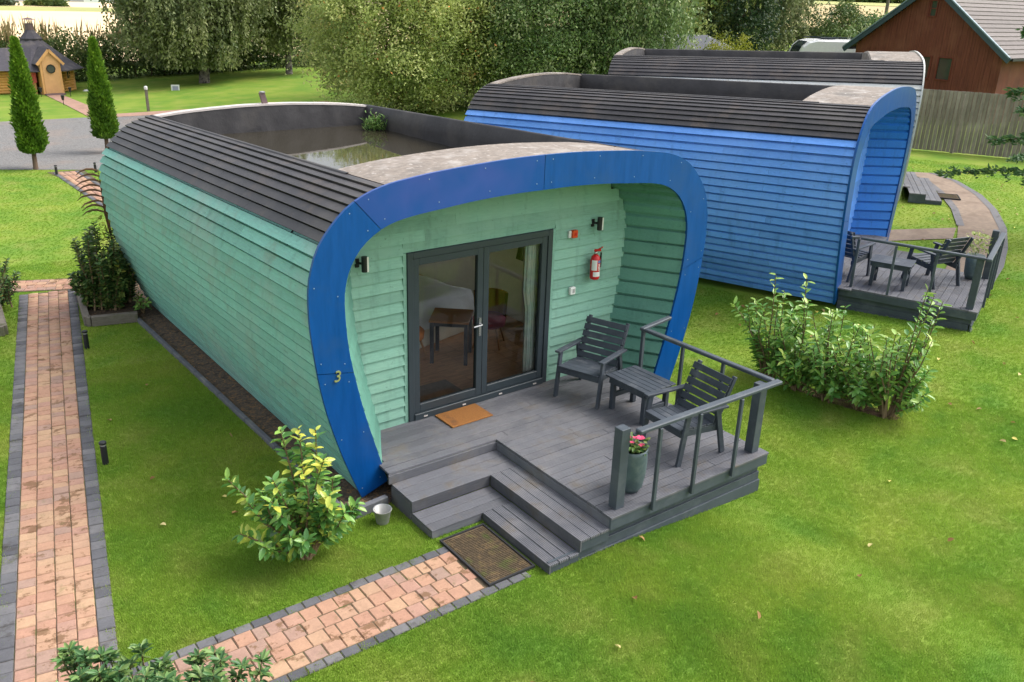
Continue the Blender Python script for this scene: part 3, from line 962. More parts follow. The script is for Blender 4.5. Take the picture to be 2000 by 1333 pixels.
def build_deck(root, mirror, full=True, straight=False, xin=3.47):
    def X(x): return 2.758 - x if mirror else x
    def bx(name, mat, x0, x1, y0, y1, z0, z1, bevel=0.0, parent=None):
        a, b = sorted((X(x0), X(x1)))
        return box(name, mat, parent or root, a, b, y0, y1, z0, z1, bevel=bevel)
    mx_, my_ = MATS['deck_board_x'], MATS['deck_board_y']
    sl = MATS['slate_paint']
    if straight:      # porch boards and two full-width steps
        for k in range(8):
            bx('deck_board', mx_, -0.72, 3.47, -0.98 + k * 0.1245, -0.98 + k * 0.1245 + 0.118, ZD - 0.028, ZD, 0.003)
        for k, (za, ya) in enumerate(((ZD - 0.131, -0.98), (ZD - 0.268, -1.38))):
            for j in range(3): bx('step_board', mx_, -0.9, 2.5, ya - 0.133 * (j + 1) + 0.003, ya - 0.133 * j - 0.003, za - 0.028, za, 0.003)
            bx('riser_board', sl, -0.9, 2.5, ya - 0.395, ya - 0.37, 0.0, za - 0.029, 0.002)
            bx('step_end_board', sl, -0.9, -0.875, ya - 0.369, ya, 0.0, za - 0.029, 0.002)
        return
    XL, XR, YF, YI, XS = 0.629, 3.10, -2.97, -0.986, -0.781
    TH = 0.028
    # boards run across, from the front edge back to the wall
    y = YF + 0.135; w = 0.1245
    while y < 0.01:
        y1 = min(y + w, 0.02)
        if y1 - y < 0.03: break
        if y1 <= YI + 0.02: x0, x1 = XL + 0.002, XR - 0.002
        elif y1 < -0.70: x0, x1 = -0.80, XR + 0.1
        else: x0, x1 = (-0.72 if xin > 3 else -1.25), xin
        cut = random.uniform(x0 + 0.7, x1 - 0.7)
        for a, b in ((x0, cut - 0.002), (cut + 0.002, x1)):
            bx('deck_board', mx_, a, b, y, y1 - 0.006, ZD - TH, ZD + random.uniform(-0.0015, 0.0015), 0.003)
        y += w
    bx('deck_board', mx_, XL - 0.01, XR + 0.012, YF - 0.012, YF + 0.130, ZD - TH, ZD + 0.001, 0.003)
    # outer boards below the edge
    bx('edge_board', sl, XL - 0.006, XR + 0.006, YF - 0.004, YF + 0.024, ZD - TH - 0.125, ZD - TH - 0.001, 0.002)
    bx('edge_board', sl, XR - 0.02, XR + 0.006, YF + 0.025, -0.75, ZD - TH - 0.125, ZD - TH - 0.001, 0.002)
    for k, (z0, z1) in enumerate(((0.118, 0.214), (0.012, 0.116), (-0.22, 0.010))):
        bx('skirt_board', sl, -0.159 + (0.387 if k == 0 else 0.0) + 0.02, XR - 0.0605 + k * 0.012, YF + 0.058 - k * 0.017, YF + 0.083 - k * 0.017, z0, z1, 0.002)
        bx('skirt_board', sl, XR - 0.084 + k * 0.012, XR - 0.0595 + k * 0.012, YF + 0.0835, -0.75, z0, z1, 0.002)
    # risers of the deck itself, at the steps
    bx('riser_board', mx_, XS - 0.03, XL, YI - 0.004, YI + 0.022, ZD - 0.131, ZD - TH - 0.001, 0.002)
    bx('riser_board', my_, XL - 0.004, XL + 0.022, YF + 0.001, YI - 0.005, ZD - 0.131, ZD - TH - 0.001, 0.002)
    if not full: return
    # two L-shaped steps: boards across, then boards along
    lev = [(ZD - 0.131, YI, YI - 0.441, XL, XL - 0.401, 0.137), (ZD - 0.268, YI - 0.441, YI - 0.842, XL - 0.401, XL - 0.788, 0.104)]
    for k, (zt_, ya, yb, xa, xb, rh) in enumerate(lev):
        tw = (ya - yb) / 3.0
        for j in range(3):
            bx('step_board', mx_, XS, xa - 0.003 - (0.0 if j < 2 else 0.0), ya - (j + 1) * tw + 0.003, ya - j * tw - 0.003, zt_ - TH, zt_ + random.uniform(-.001, .001), 0.003)
        tx = (xa - xb) / 3.0
        for j in range(3):
            bx('step_board', my_, xa - (j + 1) * tx + 0.003, xa - j * tx - 0.003, YF + 0.004, yb - 0.004, zt_ - TH, zt_ + 0.002 + random.uniform(-.001, .001), 0.003)
        bx('riser_board', mx_, XS + 0.001, xb - 0.002, yb + 0.004, yb + 0.028, max(0.002, zt_ - rh), zt_ - TH - 0.001, 0.002)
        bx('riser_board', my_, xb + 0.004, xb + 0.028, YF + 0.006, yb + 0.002, max(0.002, zt_ - rh), zt_ - TH - 0.001, 0.002)
        bx('step_end_board', mx_, XS - 0.002, XS + 0.022, yb + 0.03, ya + (0.0 if k else 0.0), 0.0, zt_ - TH - 0.002, 0.002)
        bx('step_end_board', sl, xb + 0.03, xa - 0.002, YF + 0.012, YF + 0.036, max(0.002, zt_ - rh), zt_ - TH - 0.002, 0.002)


def build_railing(root, mirror, ret=3.62):
    def X(x): return 2.758 - x if mirror else x
    sl = MATS['slate_paint']
    def bx(name, x0, x1, y0, y1, z0, z1, bevel=0.004):
        a, b = sorted((X(x0), X(x1)))
        return box(name, sl, root, a, b, y0, y1, z0, z1, bevel=bevel)
    T = ZD + 0.915
    bx('post', 0.755, 0.872, -2.895, -2.782, ZD, T - 0.002)
    bx('post', 2.905, 3.02, -2.895, -2.782, ZD, T - 0.046)
    bx('post', 2.975, 3.02, -0.945, -0.90, ZD, T - 0.046)
    for y in (-1.55, -2.2):
        bx('baluster', 3.05, 3.09, y - 0.02, y + 0.02, ZD - 0.09, T - 0.046)
    for x in (1.19, 1.78, 2.44):
        bx('baluster', x - 0.02, x + 0.02, -3.02, -2.983, ZD - 0.09, T - 0.046)
    a = MB(); a.bar((X(0.90), -2.965, T - 0.022), (X(3.13), -2.965, T - 0.022), 0.085, 0.044)
    a.build('handrail', sl, root, bevel=0.01)
    a = MB(); a.bar((X(3.075), -2.915, T - 0.021), (X(3.0), -0.955, T - 0.021), 0.075, 0.044)
    a.build('handrail', sl, root, bevel=0.01)
    a = MB(); a.bar((X(2.965), -0.915, T - 0.022), (X(ret), -0.79, T - 0.022), 0.07, 0.044)
    a.build('handrail', sl, root, bevel=0.01)
    a = MB(); a.bar((X(0.865), -2.945, T - 0.055), (X(2.99), -2.945, T - 0.055), 0.03, 0.02)
    a.build('under_rail', sl, root)


deck = thing('timber_deck', 'grey boarded deck with corner steps in front of the green cabin', 'deck', (0, 0, 0), 0, 'decks of the cabins')
build_deck(deck, False)
rail = thing('deck_railing', 'dark slate railing around the deck of the green cabin', 'railing', (0, 0, 0), 0, 'deck railings')
build_railing(rail, False)
bo = (9.4 - 0.58 * math.cos(BLUE_YAW), 1.0 - 0.58 * math.sin(BLUE_YAW), 0.25)
deck2 = thing('timber_deck', 'grey deck of the blue cabin, half hidden behind laurels', 'deck', bo, BLUE_YAW - GA, 'decks of the cabins')
build_deck(deck2, True, xin=2.85)
rail2 = thing('deck_railing', 'dark railing around the deck of the blue cabin', 'railing', bo, BLUE_YAW - GA, 'deck railings')
build_railing(rail2, True, 3.05)
fo = (17.0, 4.67, 0.60)
deck3 = thing('timber_deck', 'small bit of dark steps showing beyond the blue cabin', 'deck', fo, FAR_YAW - GA, 'decks of the cabins')
build_deck(deck3, False, True, True)

# ------------------------------------------------------------------ garden furniture
def build_chair(root):
    m = MATS['chair_paint']; W = 0.31
    def part(name, fn):
        mb = MB(); fn(mb); return mb.build(name, m, root, bevel=0.004)
    for s in (-1, 1):
        part('leg', lambda b: b.bar((s * W, -0.33, 0), (s * W, -0.25, 0.60), 0.035, 0.07, (0, 1, 0)))
        part('leg', lambda b: b.bar((s * W, 0.36, 0), (s * W, 0.20, 0.60), 0.035, 0.07, (0, 1, 0)))
        part('armrest', lambda b: b.bar((s * (W + 0.005), -0.33, 0.625), (s * (W + 0.005), 0.34, 0.60), 0.075, 0.028))
        part('side_rail', lambda b: b.bar((s * (W - 0.035), -0.29, 0.385), (s * (W - 0.035), 0.28, 0.335), 0.03, 0.08))
        part('back_post', lambda b: b.bar((s * (W - 0.035), 0.20, 0.33), (s * (W - 0.035), 0.46, 0.92), 0.04, 0.05, (0, 1, 0)))
    for k in range(5):
        y = -0.295 + k * 0.108
        part('seat_slat', lambda b: b.bar((-W + 0.02, y, 0.437 - k * 0.009), (W - 0.02, y, 0.437 - k * 0.009), 0.092, 0.02))
    part('front_rail', lambda b: b.bar((-W + 0.018, -0.318, 0.385), (W - 0.018, -0.318, 0.385), 0.02, 0.075))
    d = Vector((0, 0.26, 0.59)).normalized()
    for k in range(6):
        c = Vector((0, 0.215, 0.44)) + d * (k * 0.094) + Vector((0, -0.028, 0.012))
        part('back_slat', lambda b: b.bar(c + Vector((-W + 0.012, 0, 0)), c + Vector((W - 0.012, 0, 0)), 0.018, 0.078, d))


def build_table(root):
    m = MATS['chair_paint']
    def part(name, fn):
        mb = MB(); fn(mb); return mb.build(name, m, root, bevel=0.004)
    for k in range(6):
        x = -0.225 + k * 0.09
        part('top_slat', lambda b: b.box(x - 0.042, x + 0.042, -0.35, 0.35, 0.445, 0.467))
    for sx in (-1, 1):
        for sy in (-1, 1):
            part('leg', lambda b: b.box(sx * 0.19 - 0.03, sx * 0.19 + 0.03, sy * 0.27 - 0.03, sy * 0.27 + 0.03, 0, 0.4445))
        part('apron', lambda b: b.box(sx * 0.222 - 0.0, sx * 0.222 + sx * 0.022, -0.30, 0.30, 0.365, 0.443))
    for sy in (-1, 1):
        part('stretcher', lambda b: b.box(-0.1595, 0.1595, sy * 0.27 - 0.02, sy * 0.27 + 0.02, 0.16, 0.22))
        part('apron', lambda b: b.box(-0.22, 0.22, sy * 0.302, sy * 0.302 + sy * 0.022, 0.365, 0.443))


G_CH = 'slatted garden armchairs'
ch1 = thing('garden_armchair', 'slate grey slatted armchair by the green wall, next to the door', 'chair', (2.39, -0.61, ZD), -1.224, G_CH)
build_chair(ch1)
ch2 = copy_tree(ch1); ch2.location = (2.31, -2.33, ZD); ch2.rotation_euler.z = -1.63
ch2['label'] = 'slate grey slatted armchair against the railing beside the flower pot'
tb1 = thing('garden_table', 'low slatted table between the two armchairs on the near deck', 'table', (2.55, -1.37, ZD), 0.03, 'low slatted tables')
build_table(tb1)


def on_blue(x, y, z=0.0):
    a = BLUE_YAW - GA
    return (bo[0] + math.cos(a) * x - math.sin(a) * y, bo[1] + math.sin(a) * x + math.cos(a) * y, bo[2] + z)


ch3 = copy_tree(ch1); ch3.location = on_blue(1.02, -2.02, ZD); ch3.rotation_euler.z = BLUE_YAW + 2.55
ch3['label'] = 'dark armchair on the deck of the blue cabin, by its front railing'
ch4 = copy_tree(ch1); ch4.location = on_blue(0.45, -0.62, ZD); ch4.rotation_euler.z = BLUE_YAW + 1.25
ch4['label'] = 'dark armchair tucked inside the porch of the blue cabin'
tb2 = copy_tree(tb1); tb2.location = on_blue(0.28, -1.45, ZD); tb2.rotation_euler.z = BLUE_YAW
tb2['label'] = 'low slatted table behind the railing of the blue cabin'

# doormat, step mat, pot with flowers, bucket
M('coir', (0.27, 0.115, 0.032), 0.95, 0.3, ns=60, bump=0.8, bdist=0.01, stain=((0.17, 0.075, 0.03), 4.0, 0.56, 0.66))
o = MB().box(-0.305, 0.305, -0.2, 0.2, 0, 0.016).build('doormat', MATS['coir'], None, bevel=0.005, fix=False)
o.location = (0.65, -0.265, ZD + 0.003); o.rotation_euler.z = 0.015
tag(o, 'orange brown coir doormat on the deck in front of the glass doors', 'mat')


def ribbed(name, mat_rib, mat_frame, sx, sy, n):
    root = empty(name)
    rb = MB()
    rb.box(-sx, sx, -sy, sy, 0.0, 0.010)
    for k in range(n):
        y = -sy + 0.03 + (2 * sy - 0.06) * k / (n - 1)
        rb.box(-sx + 0.02, sx - 0.02, y - 0.006, y + 0.006, 0.010, 0.020)
    rb.build('ribbed_pad', mat_rib, root, fix=False)
    for a in ((-sx - 0.02, -sx, -sy - 0.02, sy + 0.02), (sx, sx + 0.02, -sy - 0.02, sy + 0.02)):
        box('rubber_edge', mat_frame, root, *a, 0, 0.024)
    for a in ((-sx, sx, -sy - 0.02, -sy), (-sx, sx, sy, sy + 0.02)):
        box('rubber_edge', mat_frame, root, *a, 0, 0.024)
    return root


M('muddy_rib', (0.085, 0.062, 0.038), 0.95, 0.5, ns=30, world=True, bump=0.5, stain=[((0.15, 0.105, 0.055), 16.0, 0.52, 0.64), ((0.07, 0.09, 0.025), 4.0, 0.55, 0.7)])
M('black_rubber', (0.028, 0.029, 0.031), 0.8, 0.2)
mt = ribbed('step_mat', MATS['muddy_rib'], MATS['black_rubber'], 0.255, 0.425, 34)
for ch in mt.children: pass
mt.location = (-0.475, -2.36, 0.016)
tag(mt, 'muddy ribbed mat at the foot of the deck steps', 'mat', 'ribbed step mats')
mt2 = copy_tree(mt); mt2.location = (18.05, 3.25, 0.66); mt2.rotation_euler.z = 0.6; mt2.scale = (1.2, 1.2, 1)
tag(mt2, 'small dark mat lying on the curved brick path', 'mat', 'ribbed step mats')

M('pot_glaze', (0.085, 0.125, 0.135), 0.45, 0.25, ns=7, spec=0.4, stain=((0.15, 0.19, 0.19), 6.0, 0.5, 0.7))
leaf_mat('bedding_leaf', [(0.0, (0.05, 0.12, 0.03)), (0.6, (0.13, 0.24, 0.05)), (1.0, (0.32, 0.36, 0.12))])
leaf_mat('petal_pink', [(0.0, (0.75, 0.05, 0.16)), (1.0, (0.85, 0.16, 0.30))], trans=0.35)
pot = thing('flower_pot', 'tall blue grey pot of pink flowers behind the corner post', 'pot', (1.17, -2.66, ZD))
p_ = MB(); p_.lathe([(0.10, 0), (0.135, 0.06), (0.158, 0.2), (0.165, 0.34), (0.158, 0.45), (0.163, 0.50), (0.146, 0.50), (0.142, 0.45)], 24)
p_.build('pot_body', MATS['pot_glaze'], pot, smooth=True)
MB().lathe([(0.14, 0.0), (0.14, 0.006)], 20, (0, 0, 0.444)).build('compost', MATS['soil'], pot)


def leaves(name, pts, dirs, ln, wd, mat, tint, parent=None, fold=0.18, curl=0.0, up=None):
    """n folded leaves; each 6 vertices, 4 triangles as 2 quads"""
    n = len(pts); pts = np.asarray(pts, float); d = np.asarray(dirs, float)
    d /= np.linalg.norm(d, axis=1, keepdims=True) + 1e-9
    r_ = RNG.normal(size=(n, 3)) * 0.35 + (np.array([0, 0, 1.0]) if up is None else up)
    sd = np.cross(d, r_); sd /= np.linalg.norm(sd, axis=1, keepdims=True) + 1e-9
    u = np.cross(sd, d)
    ln = np.broadcast_to(np.asarray(ln, float), (n,))[:, None]; wd = np.broadcast_to(np.asarray(wd, float), (n,))[:, None]
    V = np.empty((n, 6, 3))
    V[:, 0] = pts
    V[:, 1] = pts + d * ln * 0.35 + sd * wd * 0.5 + u * wd * fold
    V[:, 2] = pts + d * ln * 0.75 + sd * wd * 0.40 + u * wd * fold - u * ln * curl * 0.4
    V[:, 3] = pts + d * ln - u * ln * curl
    V[:, 4] = pts + d * ln * 0.75 - sd * wd * 0.40 + u * wd * fold - u * ln * curl * 0.4
    V[:, 5] = pts + d * ln * 0.35 - sd * wd * 0.5 + u * wd * fold
    F = np.array([[0, 1, 2, 3], [0, 3, 4, 5]])[None] + (np.arange(n) * 6)[:, None, None]
    t = np.repeat(np.asarray(tint, float), 6)
    me = np_mesh(name, V.reshape(-1, 3), F.reshape(-1, 4), mat, t)
    return link(name, me, parent)


n = 130
th = RNG.uniform(0, 6.28, n); rr = 0.13 * np.sqrt(RNG.uniform(0, 1, n)); hh = 0.45 + RNG.uniform(0, 0.14, n)
pp = np.stack([rr * np.cos(th), rr * np.sin(th), hh], -1)
dd = np.stack([np.cos(th) * 0.8, np.sin(th) * 0.8, RNG.uniform(-0.2, 0.6, n)], -1)
tag(leaves('foliage', pp, dd, RNG.uniform(0.04, 0.075, n), 0.032, MATS['bedding_leaf'], RNG.uniform(0, 1, n), pot, curl=0.2), kind='stuff')
for fx, fy, fz, fs in ((0.04, -0.06, 0.62, 0.05), (0.005, -0.02, 0.61, 0.042), (0.075, -0.02, 0.60, 0.045), (0.03, -0.09, 0.55, 0.042), (-0.05, -0.03, 0.585, 0.03), (-0.02, 0.05, 0.60, 0.03)):
    k = 5; a = np.arange(k) * 2 * math.pi / k + fx * 40
    leaves('flower', np.tile((fx, fy, fz), (k, 1)), np.stack([np.cos(a), np.sin(a), np.full(k, 0.25)], -1), fs, fs * 0.95, MATS['petal_pink'], RNG.uniform(0, 1, k), pot, fold=0.05)

M('galvanised', (0.33, 0.33, 0.32), 0.5, 0.25, ns=9, metal=0.35, stain=((0.25, 0.22, 0.18), 9.0, 0.55, 0.7))
bk = thing('metal_bucket', 'small galvanised bucket on the grass by the cabin corner', 'bucket', (-1.05, -1.27, 0.005))
MB().lathe([(0.062, 0), (0.066, 0.01), (0.095, 0.16), (0.100, 0.165), (0.092, 0.163), (0.062, 0.02)], 22).build('bucket_body', MATS['galvanised'], bk, smooth=True)
MB().tube([(0.098 * math.cos(t), 0.1 * math.sin(t), 0.165 + 0.0 * t) for t in np.linspace(-0.3, 2.6, 10)], 0.004, 6).build('handle', MATS['steel'], bk)


# ------------------------------------------------------------------ fittings on the front wall
M('red_paint', (0.55, 0.012, 0.015), 0.3, 0.05, spec=0.5)
M('orange_red', (0.62, 0.075, 0.02), 0.4, 0.05)
M('white_plastic', (0.72, 0.72, 0.70), 0.45, 0.04)
M('black_plastic', (0.02, 0.02, 0.022), 0.45, 0.05)
M('label_blue', (0.15, 0.22, 0.42), 0.5, 0.05)
M('lamp_tube', (0.75, 0.73, 0.68), 0.3, 0.04)
WY = 0.045      # world y of the boards at the right of the door


def wall_light(x, z, y, label):
    t = thing('wall_light', label, 'light', (x, y, z), GA, 'up and down wall lights')
    MB().box(-0.045, 0.0, -0.006, 0.012, -0.05, 0.05).build('back_plate', MATS['black_plastic'], t, fix=False)
    MB().tube([(-0.02, -0.006, 0), (0.015, -0.06, 0)], 0.014, 8).build('arm', MATS['black_plastic'], t)
    MB().lathe([(0.034, -0.085), (0.034, 0.085)], 16, (0.02, -0.085, 0)).build('lamp_body', MATS['black_plastic'], t)
    MB().box(0.035, 0.056, -0.118, -0.10, -0.083, 0.083).build('steel_strip', MATS['lamp_tube'], t, fix=False)


wall_light(2.87, 2.49, 0.02, 'steel and black wall light above the fire extinguisher')
wall_light(-0.60, 2.48, -0.04, 'steel and black wall light half hidden by the blue ring, left of the doors')
al = thing('alarm_sounder', 'orange red alarm box beside the top corner of the door', 'alarm', (2.50, 0.018, 2.39), GA)
MB().box(-0.085, -0.04, -0.03, 0.0, -0.045, 0.045).build('white_base', MATS['white_plastic'], al, bevel=0.004)
MB().box(-0.04, 0.05, -0.055, 0.0, -0.05, 0.05).build('red_housing', MATS['orange_red'], al, bevel=0.006)
MB().box(-0.012, 0.028, -0.060, -0.054, -0.022, 0.022).build('front_grille', MATS['red_paint'], al, bevel=0.002)
sk = thing('outdoor_socket', 'small pale grey box on the green boards below the extinguisher', 'socket', (2.53, 0.018, 1.61), GA)
MB().box(-0.045, 0.045, -0.045, 0.0, -0.05, 0.05).build('housing', MATS['white_plastic'], sk, bevel=0.006)
M('grey_plastic', (0.35, 0.35, 0.34), 0.5, 0.05)
MB().box(-0.008, 0.030, -0.051, -0.0445, -0.025, 0.03).build('cover', MATS['grey_plastic'], sk, bevel=0.003)
fe = thing('fire_extinguisher', 'red fire extinguisher with white labels hung on the green wall', 'fire extinguisher', (2.85, -0.075, 1.74), GA - 0.2)
MB().lathe([(0.045, 0), (0.062, 0.01), (0.066, 0.03), (0.066, 0.27), (0.058, 0.31), (0.035, 0.335), (0.022, 0.345)], 22).build('cylinder', MATS['red_paint'], fe, smooth=True)
MB().lathe([(0.022, 0.345), (0.024, 0.375), (0.018, 0.38)], 14).build('neck', MATS['steel'], fe, smooth=True)
hd = MB(); hd.bar((-0.03, 0, 0.40), (0.045, -0.05, 0.41), 0.028, 0.03); hd.bar((-0.02, 0, 0.385), (0.07, -0.06, 0.455), 0.022, 0.014)
hd.build('handle', MATS['red_paint'], fe, bevel=0.004)
def curved_label(name, mat, a0, a1, z0, z1, r_=0.0672):
    P = [[(r_ * math.cos(a), r_ * math.sin(a), z) for z in (z0, z1)] for a in np.linspace(a0, a1, 8)]
    return MB().grid(P).build(name, mat, fe, fix=False)
curved_label('white_label', MATS['white_plastic'], R(195), R(262), 0.135, 0.275)
curved_label('blue_band', MATS['label_blue'], R(272), R(345), 0.235, 0.272)
curved_label('lower_label', MATS['white_plastic'], R(220), R(330), 0.05, 0.115)
for k in range(5): curved_label('text_line', MATS['white_plastic'], R(276), R(276 + 40 + (k * 17) % 25), 0.135 + k * 0.019, 0.145 + k * 0.019)
MB().lathe([(0.012, 0), (0.012, 0.2)], 8, (0.062, -0.03, 0.17)).build('hose', MATS['black_plastic'], fe)

# ------------------------------------------------------------------ inside the green cabin
M('duvet', (0.82, 0.84, 0.86), 0.85, 0.06, ns=5, bump=0.3, bdist=0.02)
M('table_oak', (0.34, 0.16, 0.07), 0.4, 0.2, scale=(1, 8, 1), ns=4)
M('orange_fabric', (0.70, 0.24, 0.06), 0.85, 0.1)
M('pink_fabric', (0.42, 0.12, 0.16), 0.85, 0.1)
M('mustard', (0.42, 0.24, 0.02), 0.85, 0.1)
M('beech', (0.42, 0.22, 0.08), 0.5, 0.15)
M('curtain_cloth', (0.66, 0.78, 0.72), 0.9, 0.22, scale=(1, 1, 1), ns=9, stain=((0.78, 0.80, 0.74), 6.0, 0.45, 0.55))
M('rug_grey', (0.22, 0.20, 0.17), 0.95, 0.25, ns=20)
fl = MB()
for k in range(36):
    pass
rm = empty('room_floor', (1.392, -0.716, 0.0), GA); tag(rm, kind='structure')
for k in range(18):
    x0 = -2.0 + k * 0.22
    box('floor_plank', MATS['wood_floor'], rm, x0, x0 + 0.217, 0.80, 7.6, 0.30, 0.362 + random.uniform(-0.001, 0.001))
bed = thing('bed', 'bed with white quilt seen through the left glass door', 'bed', (1.75, 2.6, 0.362), 0.25)
MB().box(-0.75, 0.75, -0.55, 1.5, 0.0, 0.30).build('bed_base', MATS['inner_wall'], bed, bevel=0.02)
q_ = MB(); rows = []
for i in range(13):
    a = -0.80 + 1.6 * i / 12
    row = []
    for j in range(13):
        b = -0.62 + 2.15 * j / 12
        ed = min(1.0, (0.80 - abs(a)) / 0.16, (b + 0.62) / 0.16 + 0.0, 1)
        z = 0.33 + 0.30 * math.sqrt(max(0.0, min(1, ed))) + 0.03 * math.sin(a * 7 + b * 3) * math.cos(b * 5)
        row.append((a, b, z))
    rows.append(row)
q_.grid(rows); q_.build('duvet', MATS['duvet'], bed, smooth=True)
for s in (-0.38, 0.38):
    pm = MB(); pm.lathe([(0.05, 0), (0.3, 0.03), (0.33, 0.09), (0.28, 0.15), (0.05, 0.18)], 14, (s, 1.25, 0.62), squash=0.6); pm.build('pillow', MATS['duvet'], bed, smooth=True)
MB().box(-0.85, 0.85, 1.5, 1.58, 0, 1.2).build('headboard', MATS['rug_grey'], bed, bevel=0.02)
dt = thing('dining_table', 'small brown topped table with slate legs behind the left glass door', 'table', (1.55, 1.42, 0.362), -0.72)
MB().box(-0.28, 0.28, -0.28, 0.28, 0.62, 0.65).build('table_top', MATS['table_oak'], dt, bevel=0.004)
for sx in (-1, 1):
    for sy in (-1, 1):
        MB().box(sx * 0.24 - 0.025, sx * 0.24 + 0.025, sy * 0.24 - 0.025, sy * 0.24 + 0.025, 0, 0.62).build('leg', MATS['chair_paint'], dt, fix=False)
MB().box(-0.24, 0.24, -0.24, 0.24, 0.56, 0.6195).build('apron', MATS['chair_paint'], dt, fix=False)


def tub_chair(label, loc, rz, m_seat, m_back):
    t = thing('dining_chair', label, 'chair', loc, rz, 'chairs inside the green cabin')
    MB().lathe([(0.18, 0.30), (0.24, 0.33), (0.25, 0.42), (0.21, 0.46), (0.05, 0.47)], 18).build('seat', m_seat, t, smooth=True)
    P = []
    for a in np.linspace(R(20), R(160), 11):
        P.append([(0.25 * math.cos(a), 0.25 * math.sin(a), 0.36), (0.28 * math.cos(a), 0.28 * math.sin(a), 0.80), (0.24 * math.cos(a), 0.24 * math.sin(a), 0.80), (0.21 * math.cos(a), 0.21 * math.sin(a), 0.36)])
    MB().grid(P).build('backrest', m_back, t, smooth=True)
    for sx in (-1, 1):
        for sy in (-1, 1):
            MB().tube([(sx * 0.13, sy * 0.13, 0.31), (sx * 0.20, sy * 0.20, 0.0)], [0.02, 0.011], 8).build('leg', MATS['beech'], t)


tub_chair('orange tub chair cut by the left edge of the glass', (1.0, 1.72, 0.362), 0.6, MATS['orange_fabric'], MATS['orange_fabric'])
tub_chair('mustard backed chair with pink seat behind the right glass door', (2.30, 1.55, 0.362), -0.8, MATS['pink_fabric'], MATS['mustard'])
cu_ = thing('curtain', 'pale patterned curtain gathered inside the right glass door', 'curtain', (1.86, 0.165, 0.38), GA)
P = []
for i in range(41):
    x = 0.24 * i / 40
    P.append([(x - 0.02 + (0.05 if z < 1.2 else 0.02 * (z - 1.2)), 0.035 * math.sin(i * 0.95) + 0.01 * math.sin(i * 2.3), z) for z in np.linspace(0.0, 2.05, 9)])
MB().grid(P).build('cloth', MATS['curtain_cloth'], cu_, smooth=True)
rg = MB().box(-0.35, 0.35, -0.24, 0.24, 0, 0.012).build('indoor_mat', MATS['rug_grey'], None, fix=False)
rg.location = (0.70, 0.55, 0.364); tag(rg, 'grey mat on the wooden floor just inside the doors', 'mat')

# ------------------------------------------------------------------ kerbs, planters, low lights
M('kerb_grey', (0.12, 0.125, 0.14), 0.85, 0.25, ns=12, world=True, bump=0.4, stain=((0.20, 0.20, 0.19), 4.0, 0.52, 0.7))
M('sleeper', (0.17, 0.15, 0.125), 0.9, 0.3, scale=(1, 1, 6), ns=8, bump=0.5, stain=((0.10, 0.11, 0.05), 3.0, 0.5, 0.65))
kb = thing('edging_kerb', 'grey kerb edging the gravel strip along the green cabin', 'kerb', (0, 0, 0))
def kseg(a, b, h=0.075, w=0.06):
    m_ = MB(); m_.bar((a[0], a[1], h / 2 - 0.01), (b[0], b[1], h / 2 - 0.01), w, h); return m_.build('kerb_stone', MATS['kerb_grey'], kb, bevel=0.008)
pts = [(-1.30, -1.02)] + [(-1.30 - 0.028 * (k + 1), -1.02 + 0.915 * (k + 1)) for k in range(8)]
for a, b in zip(pts[:-1], pts[1:]): kseg((a[0], a[1] + 0.006), (b[0], b[1] - 0.006))
kseg((-1.27, -1.03), (-0.84, -0.985), 0.13, 0.07)
gs = MB(); gs.grid([[(-1.29, -1.0, 0.014), (-0.4, -0.98, 0.014)], [(-1.55, 6.3, 0.014), (-0.4, 6.3, 0.014)], [(-1.5, 9.0, 0.014), (-0.4, 9.0, 0.014)]])
M('chippings', (0.13, 0.10, 0.075), 0.95, 0.6, ns=45, world=True, bump=1.0, bdist=0.03, stain=[((0.30, 0.17, 0.08), 26.0, 0.54, 0.62), ((0.05, 0.045, 0.04), 9.0, 0.52, 0.7)])
o = gs.build('gravel_strip', MATS['chippings'], None, fix=True); tag(o, kind='structure')
if o.data.polygons[0].normal.z < 0: o.data.flip_normals()


def planter(label, pts, name='sleeper_planter'):
    t = thing(name, label, 'planter', (0, 0, 0), 0, 'sleeper planters')
    for a, b in zip(pts[:-1], pts[1:]):
        m_ = MB(); m_.bar((a[0], a[1], 0.085), (b[0], b[1], 0.085), 0.10, 0.17); m_.build('sleeper', MATS['sleeper'], t, bevel=0.01)
    return t


planter('weathered timber planter edge by the dark shrub at the cabin corner', [(-2.02, 8.25), (-2.26, 6.42), (-2.2, 6.38), (-1.52, 6.22)])
so = MB().add([(-2.0, 8.3, 0.10), (-2.2, 6.42, 0.10), (-1.5, 6.25, 0.10), (-1.1, 8.0, 0.10)], [(0, 1, 2, 3)]).build('planter_soil', MATS['soil'], None, fix=False); tag(so, kind='structure')
if so.data.polygons[0].normal.z < 0: so.data.flip_normals()
planter('timber planter edge cut by the left border of the picture', [(-3.30, 8.45), (-3.42, 6.65), (-4.4, 6.85)])
so = MB().add([(-3.34, 8.4, 0.08), (-3.44, 6.7, 0.08), (-4.4, 6.9, 0.08), (-4.2, 8.6, 0.08)], [(0, 1, 2, 3)]).build('bed_soil', MATS['soil'], None, fix=False); tag(so, kind='structure')
if so.data.polygons[0].normal.z < 0: so.data.flip_normals()

